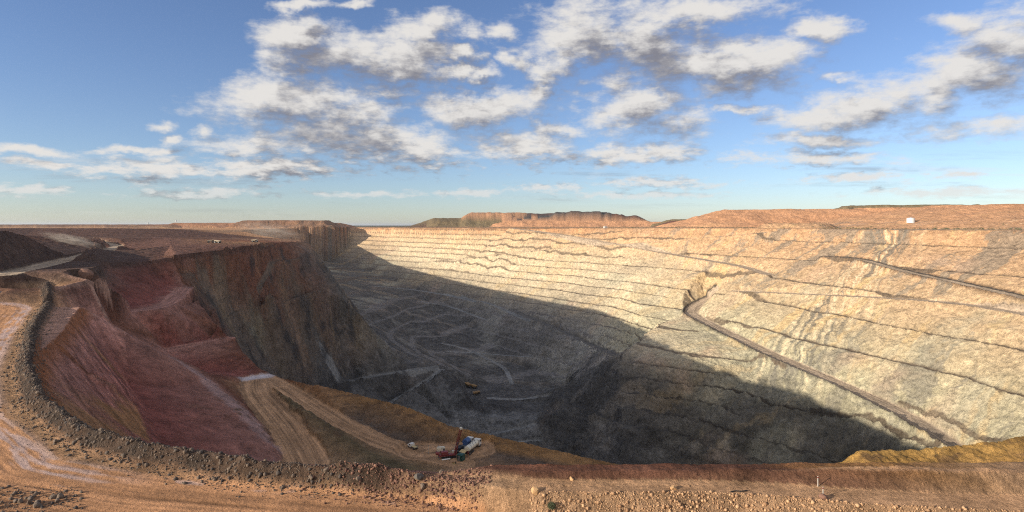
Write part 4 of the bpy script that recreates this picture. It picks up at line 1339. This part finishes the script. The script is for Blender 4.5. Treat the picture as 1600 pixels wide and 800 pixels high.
def rock_shapes(n, seed, sub=2):
    out = []
    r_ = np.random.default_rng(seed)
    for k in range(n):
        bm = bmesh.new()
        bmesh.ops.create_icosphere(bm, subdivisions=sub, radius=1.0)
        v = np.array([q.co[:] for q in bm.verts])
        f = np.array([[q.index for q in fc.verts] for fc in bm.faces])
        bm.free()
        for c in range(9):                                    # chop flats off the ball
            n_ = r_.normal(size=3); n_ /= np.linalg.norm(n_)
            d = r_.uniform(0.45, 0.8)
            e = v @ n_ - d
            v = v - np.maximum(e, 0)[:, None] * n_[None, :] * 0.92
        v = v * r_.uniform(0.75, 1.25, 3) + r_.normal(scale=0.03, size=v.shape)
        out.append((v, f))
    return out


ROCKS = rock_shapes(10, 3)
ROCKS_S = rock_shapes(14, 9, 1)


def rock_field(name, pos, size, mat, sink=0.36):
    """many loose stones as one mesh"""
    V, F = [], []
    base = 0
    for (x, y, z), sz in zip(pos, size):
        v, f = ROCKS_S[rng.integers(len(ROCKS_S))]
        a = rng.uniform(0, 6.28); c, s_ = math.cos(a), math.sin(a)
        t_ = rng.uniform(-0.5, 0.5); ct, st_ = math.cos(t_), math.sin(t_)
        w = v @ np.array([[c, -s_, 0], [s_, c, 0], [0, 0, 1]]) @ np.array([[1, 0, 0], [0, ct, -st_], [0, st_, ct]])
        V.append(w * sz + np.array((x, y, z + sz * (0.5 - sink)))); F.append(f + base); base += len(v)
    V = np.concatenate(V).astype(np.float32); F = np.concatenate(F).astype(np.int32)
    me = bpy.data.meshes.new(name)
    me.vertices.add(len(V)); me.vertices.foreach_set('co', V.ravel())
    me.loops.add(F.size); me.loops.foreach_set('vertex_index', F.ravel())
    me.polygons.add(len(F)); me.polygons.foreach_set('loop_start', np.arange(0, F.size, 3, dtype=np.int32))
    me.update(calc_edges=True)
    me.materials.append(mat)
    o = bpy.data.objects.new(name, me)
    COL.objects.link(o)
    return o


def boulder(loc, r, mat, label, group=None, name='boulder'):
    v, f = ROCKS[rng.integers(len(ROCKS))]
    me = bpy.data.meshes.new(name)
    me.from_pydata([tuple(q) for q in v * r], [], [tuple(int(i) for i in q) for q in f])
    me.materials.append(mat)
    o = bpy.data.objects.new(name, me)
    COL.objects.link(o)
    o.location = (loc[0], loc[1], loc[2] + r * 0.25)
    o.rotation_euler = (rng.uniform(-0.4, 0.4), rng.uniform(-0.4, 0.4), rng.uniform(0, 6.28))
    return tag(o, label, 'boulder', group)


def rock_material(name, c1_, c2_):
    m = bpy.data.materials.new(name)
    m.use_nodes = True
    t = m.node_tree
    b = NB(t)
    bs = t.nodes['Principled BSDF']
    geo = b.n('ShaderNodeNewGeometry')
    rnd = geo.outputs['Random Per Island']
    n = b.noise(geo.outputs['Position'], 5.0, 6, 0.65)
    c = b.mix(rnd, c1_, c2_)
    b.put(bs.inputs['Base Color'], b.v('SCALE', c, scale=b.m('ADD', 0.55, b.m('MULTIPLY', n, 0.9))))
    bs.inputs['Roughness'].default_value = 0.95
    return m


M_berm = rock_material('windrow_rock', (0.045, 0.038, 0.034), (0.16, 0.115, 0.08))
M_bermr = rock_material('red_clods', (0.085, 0.038, 0.026), (0.24, 0.125, 0.08))
M_bank = rock_material('bank_clods', (0.26, 0.145, 0.075), (0.54, 0.335, 0.18))

toeP = resample(road_toe[:-1] + [(-4, 77.0, -36.5)], 1.0)
tan_ = np.gradient(toeP[:, :2], axis=0); tan_ /= np.linalg.norm(tan_, axis=1)[:, None]
nrm_ = np.stack([-tan_[:, 1], tan_[:, 0]], -1)
if np.median((nrm_ * -toeP[:, :2]).sum(1)) > 0:
    nrm_ = -nrm_                                          # away from the camera: pit side


def along_windrow(n, lo, hi, red):
    pts, sz = [], []
    while len(pts) < n:
        k = rng.integers(3, len(toeP) - 1)
        d_ = math.hypot(toeP[k, 0], toeP[k, 1])
        if rng.uniform() > min(1.0, (95.0 / d_) ** 0.5):
            continue
        isred = toeP[k, 0] > -24 + rng.normal() * 4
        if isred != red:
            continue
        o_ = rng.normal(2.6, 1.9)
        x, y = toeP[k, :2] + nrm_[k] * o_ + rng.normal(size=2) * 0.5
        pts.append((x, y, gz(x, y))); sz.append(min(hi, lo * (1 + rng.pareto(2.2))))
    return pts, sz


pts, sz = along_windrow(13000, 0.075, 0.40, False)
tag(rock_field('rubble', pts, sz, M_berm), 'dark grey broken rubble along the safety bund beside the lower haul road', 'rubble', None, 'stuff')
pts, sz = along_windrow(3600, 0.055, 0.28, True)
tag(rock_field('red_rubble', pts, sz, M_bermr), 'red brown clods along the low bund at bottom centre', 'rubble', None, 'stuff')
pts, sz = [], []
while len(pts) < 9000:
    t_ = rng.uniform(0, 1)
    x = 2 + t_ * 66
    y0 = np.interp(x, [q[0] for q in rub_crest], [q[1] for q in rub_crest])
    y = y0 + rng.uniform(-3.6, 0.25)
    pts.append((x, y, gz(x, y))); sz.append(min(0.30, 0.05 * (1 + rng.pareto(2.3))))
tag(rock_field('loose_clods', pts, sz, M_bank), 'pale ochre clods covering the sunlit bank at bottom right', 'rubble', None, 'stuff')
pts, sz = [], []
for k in range(900):
    q = A(rng.uniform(-40, 130), rng.uniform(762, 830), -36.2)
    pts.append((q[0], q[1], gz(q[0], q[1]))); sz.append(min(0.35, 0.06 * (1 + rng.pareto(2.2))))
tag(rock_field('gravel', pts, sz, M_berm), 'grey broken gravel at the bottom left corner beside the road', 'gravel', None, 'stuff')

# single boulders
for k in range(46):
    i = int(rng.integers(5, len(toeP) - 8))
    x, y = toeP[i, :2] + nrm_[i] * rng.normal(2.4, 1.6)
    boulder((x, y, gz(x, y)), rng.uniform(0.34, 0.6), M_berm, 'dark grey boulder lying in the rubble bund beside the lower haul road', 'boulders in the rubble bund')
for k in range(16):
    q = A(rng.uniform(-10, 95), rng.uniform(772, 804), -36.2)
    boulder((q[0], q[1], gz(q[0], q[1])), rng.uniform(0.3, 0.62), M_berm, 'blue grey boulder in the rock heap at the bottom left corner', 'boulders in the corner heap')


def spot(px, py):
    return cast(px, py, 40, arr=Z)


boulder(spot(135, 431), 4.2, M_rockr, 'large rounded red brown boulder at the end of the curved bank')
boulder(spot(837, 769), 0.62, M_rocky, 'yellowish upright boulder where the red bund meets the sunlit bank')
boulder(spot(893, 749), 0.35, M_rocky, 'small pale rock on the crest of the dark low bund')
boulder(spot(1053, 764), 0.5, M_rocky, 'bright yellow rock at the edge of the tan terrace')
boulder(spot(1287, 778), 0.55, M_rockr, 'pinkish boulder at the foot of the lower marker post')
boulder(spot(655, 748), 0.7, M_rock, 'flat dark grey rock alone on the red bund')
for (x_, y_, h_, lab) in ((1278, 760, 1.3, 'thin white marker post on the low bund'), (1286, 776, 1.2, 'thin white marker post beside the pinkish boulder')):
    q = spot(x_, y_)
    t_ = tag(empty('marker_post', q), lab, 'post')
    MB().tube((0, 0, -0.2), (0, 0, h_), 0.045, 8).build('post', M_white, t_)
    MB().box((0, 0, h_ - 0.16), (0.10, 0.10, 0.16), 0.01).build('reflector', M_red, t_)
q0, q1 = spot(1142, 769.5), spot(1168, 767.5)
hz_ = MB()
for a_, b__ in zip(np.linspace(0, 1, 9)[:-1], np.linspace(0, 1, 9)[1:]):
    f_ = lambda u_: (q0[0] + (q1[0] - q0[0]) * u_, q0[1] + (q1[1] - q0[1]) * u_ + 0.1 * math.sin(u_ * 7), gz(q0[0] + (q1[0] - q0[0]) * u_, q0[1] + (q1[1] - q0[1]) * u_) + 0.1)
    hz_.tube(f_(a_), f_(b__), 0.07, 8)
tag(hz_.build('hose', M_black), 'black length of hose lying on the tan terrace', 'hose')


def leaf_ball(c, r, n, lsz):
    vs, fs = [], []
    for k in range(n):
        d_ = rng.normal(size=3); d_ /= np.linalg.norm(d_)
        q = np.array(c) + d_ * r * rng.uniform(0.35, 1.0) ** 0.6 * np.array((1, 1, 0.8))
        u_ = rng.normal(size=3); u_ /= np.linalg.norm(u_)
        w_ = np.cross(u_, rng.normal(size=3)); w_ /= np.linalg.norm(w_)
        i = len(vs)
        vs += [tuple(q - u_ * lsz), tuple(q + w_ * lsz * 0.4), tuple(q + u_ * lsz), tuple(q - w_ * lsz * 0.4)]
        fs.append((i, i + 1, i + 2, i + 3))
    return vs, fs


q = spot(862, 797)
bu = tag(empty('bush', q), 'small dark green bush at the foot of the bank at bottom centre', 'bush')
vs, fs = leaf_ball((0, 0, 0.55), 0.55, 700, 0.07)
me = bpy.data.meshes.new('foliage'); me.from_pydata(vs, [], fs); me.materials.append(M_leaf)
fo = bpy.data.objects.new('foliage', me); COL.objects.link(fo); fo.parent = bu
MB().tube((0, 0, -0.1), (0.05, 0, 0.5), 0.04, 6, 0.02).tube((0, 0, 0.1), (0.3, 0.1, 0.6), 0.025, 5, 0.01).tube((0, 0, 0.1), (-0.25, -0.1, 0.6), 0.025, 5, 0.01).build('stem', M_bark, bu)

# far scrub on the skyline: one mass
def scrub_mass(name, pts, label):
    vs, fs = [], []
    for (x, y, z, h) in pts:
        a_, b__ = leaf_ball((x, y, z + h * 0.5), h * 0.55, 26, h * 0.16)
        o_ = len(vs)
        vs += a_; fs += [tuple(i + o_ for i in f) for f in b__]
    me = bpy.data.meshes.new(name); me.from_pydata(vs, [], fs); me.materials.append(M_leaf)
    o = bpy.data.objects.new(name, me); COL.objects.link(o)
    return tag(o, label, 'scrub', None, 'stuff')


pts = []
for k in range(1500):
    y = rng.uniform(3200, 6000); x = y * rng.uniform(-0.9, -0.33)
    pts.append((x, y, gz(x, y) - 0.5, rng.uniform(5, 11)))
scrub_mass('distant_scrub', pts, 'line of low scrub and trees along the left horizon')
pts = []
for k in range(700):
    px_ = rng.uniform(560, 1600)
    y = np.interp(px_, [560, 700, 800, 1000, 1200, 1400, 1600], [2560, 2080, 1790, 1500, 1240, 1010, 860]) + abs(rng.normal()) * 90
    x = (px_ - 800) / FOC * y
    pts.append((x, y, gz(x, y) - 0.3, rng.uniform(1.5, 4.0)))
scrub_mass('rim_scrub', pts, 'low dusty shrubs scattered along the far rim')

# ------------------------------------------------------------------ dust hanging behind moving trucks
def dust(name, loc, size, rot, dens, label):
    bm = bmesh.new()
    bmesh.ops.create_icosphere(bm, subdivisions=3, radius=1.0)
    me = bpy.data.meshes.new(name)
    bm.to_mesh(me); bm.free()
    m = bpy.data.materials.new(name)
    m.use_nodes = True
    t = m.node_tree
    b = NB(t)
    t.nodes.remove(t.nodes['Principled BSDF'])
    vol = b.n('ShaderNodeVolumePrincipled')
    vol.inputs['Color'].default_value = (0.86, 0.74, 0.60, 1)
    tc = b.n('ShaderNodeTexCoord')
    o_ = tc.outputs['Object']
    fall = b.mr(b.v('LENGTH', o_), 1.0, 0.15)
    nz = b.noise(b.v('MULTIPLY', o_, (1.6, 2.5, 2.0)), 1.6, 5, 0.6)
    b.put(vol.inputs['Density'], b.m('MULTIPLY', b.m('MULTIPLY', fall, b.mr(nz, 0.40, 0.72)), dens))
    t.links.new(vol.outputs[0], t.nodes['Material Output'].inputs['Volume'])
    me.materials.append(m)
    o = bpy.data.objects.new(name, me)
    COL.objects.link(o)
    o.location = loc; o.scale = size; o.rotation_euler = rot
    return tag(o, label, 'dust', None, 'stuff')


q = A(112, 377, -11.3)
dust('dust_plume', (q[0], q[1], q[2] + 1.0), (24, 10, 4.2), (0, R(13), R(10)), 0.22, 'pale dust trail drifting over the dark slope at upper left')
q = ((420 - 800) / FOC * 1050, 1050, -9)
dust('dust_cloud', q, (70, 60, 16), (0, R(10), 0), 0.022, 'thin dust hanging over the plateau above the dark cliff')

# ------------------------------------------------------------------ thin haze over the whole mine
hz2 = MB()
r_ = bmesh.ops.create_cube(hz2.bm, size=1.0)
for v_ in r_['verts']:
    v_.co = Vector((v_.co.x * 122000, v_.co.y * 122000, 110 if v_.co.z > 0 else -350))
M_haze = bpy.data.materials.new('haze')
M_haze.use_nodes = True
nt_ = M_haze.node_tree
nt_.nodes.remove(nt_.nodes['Principled BSDF'])
vol_ = nt_.nodes.new('ShaderNodeVolumePrincipled')
vol_.inputs['Color'].default_value = (0.80, 0.86, 0.95, 1)
vol_.inputs['Density'].default_value = HAZE_DENSITY
vol_.inputs['Anisotropy'].default_value = 0.3
nt_.links.new(vol_.outputs[0], nt_.nodes['Material Output'].inputs['Volume'])
tag(hz2.build('haze', M_haze), 'thin pale haze over the whole mine and plain', 'haze', None, 'stuff')
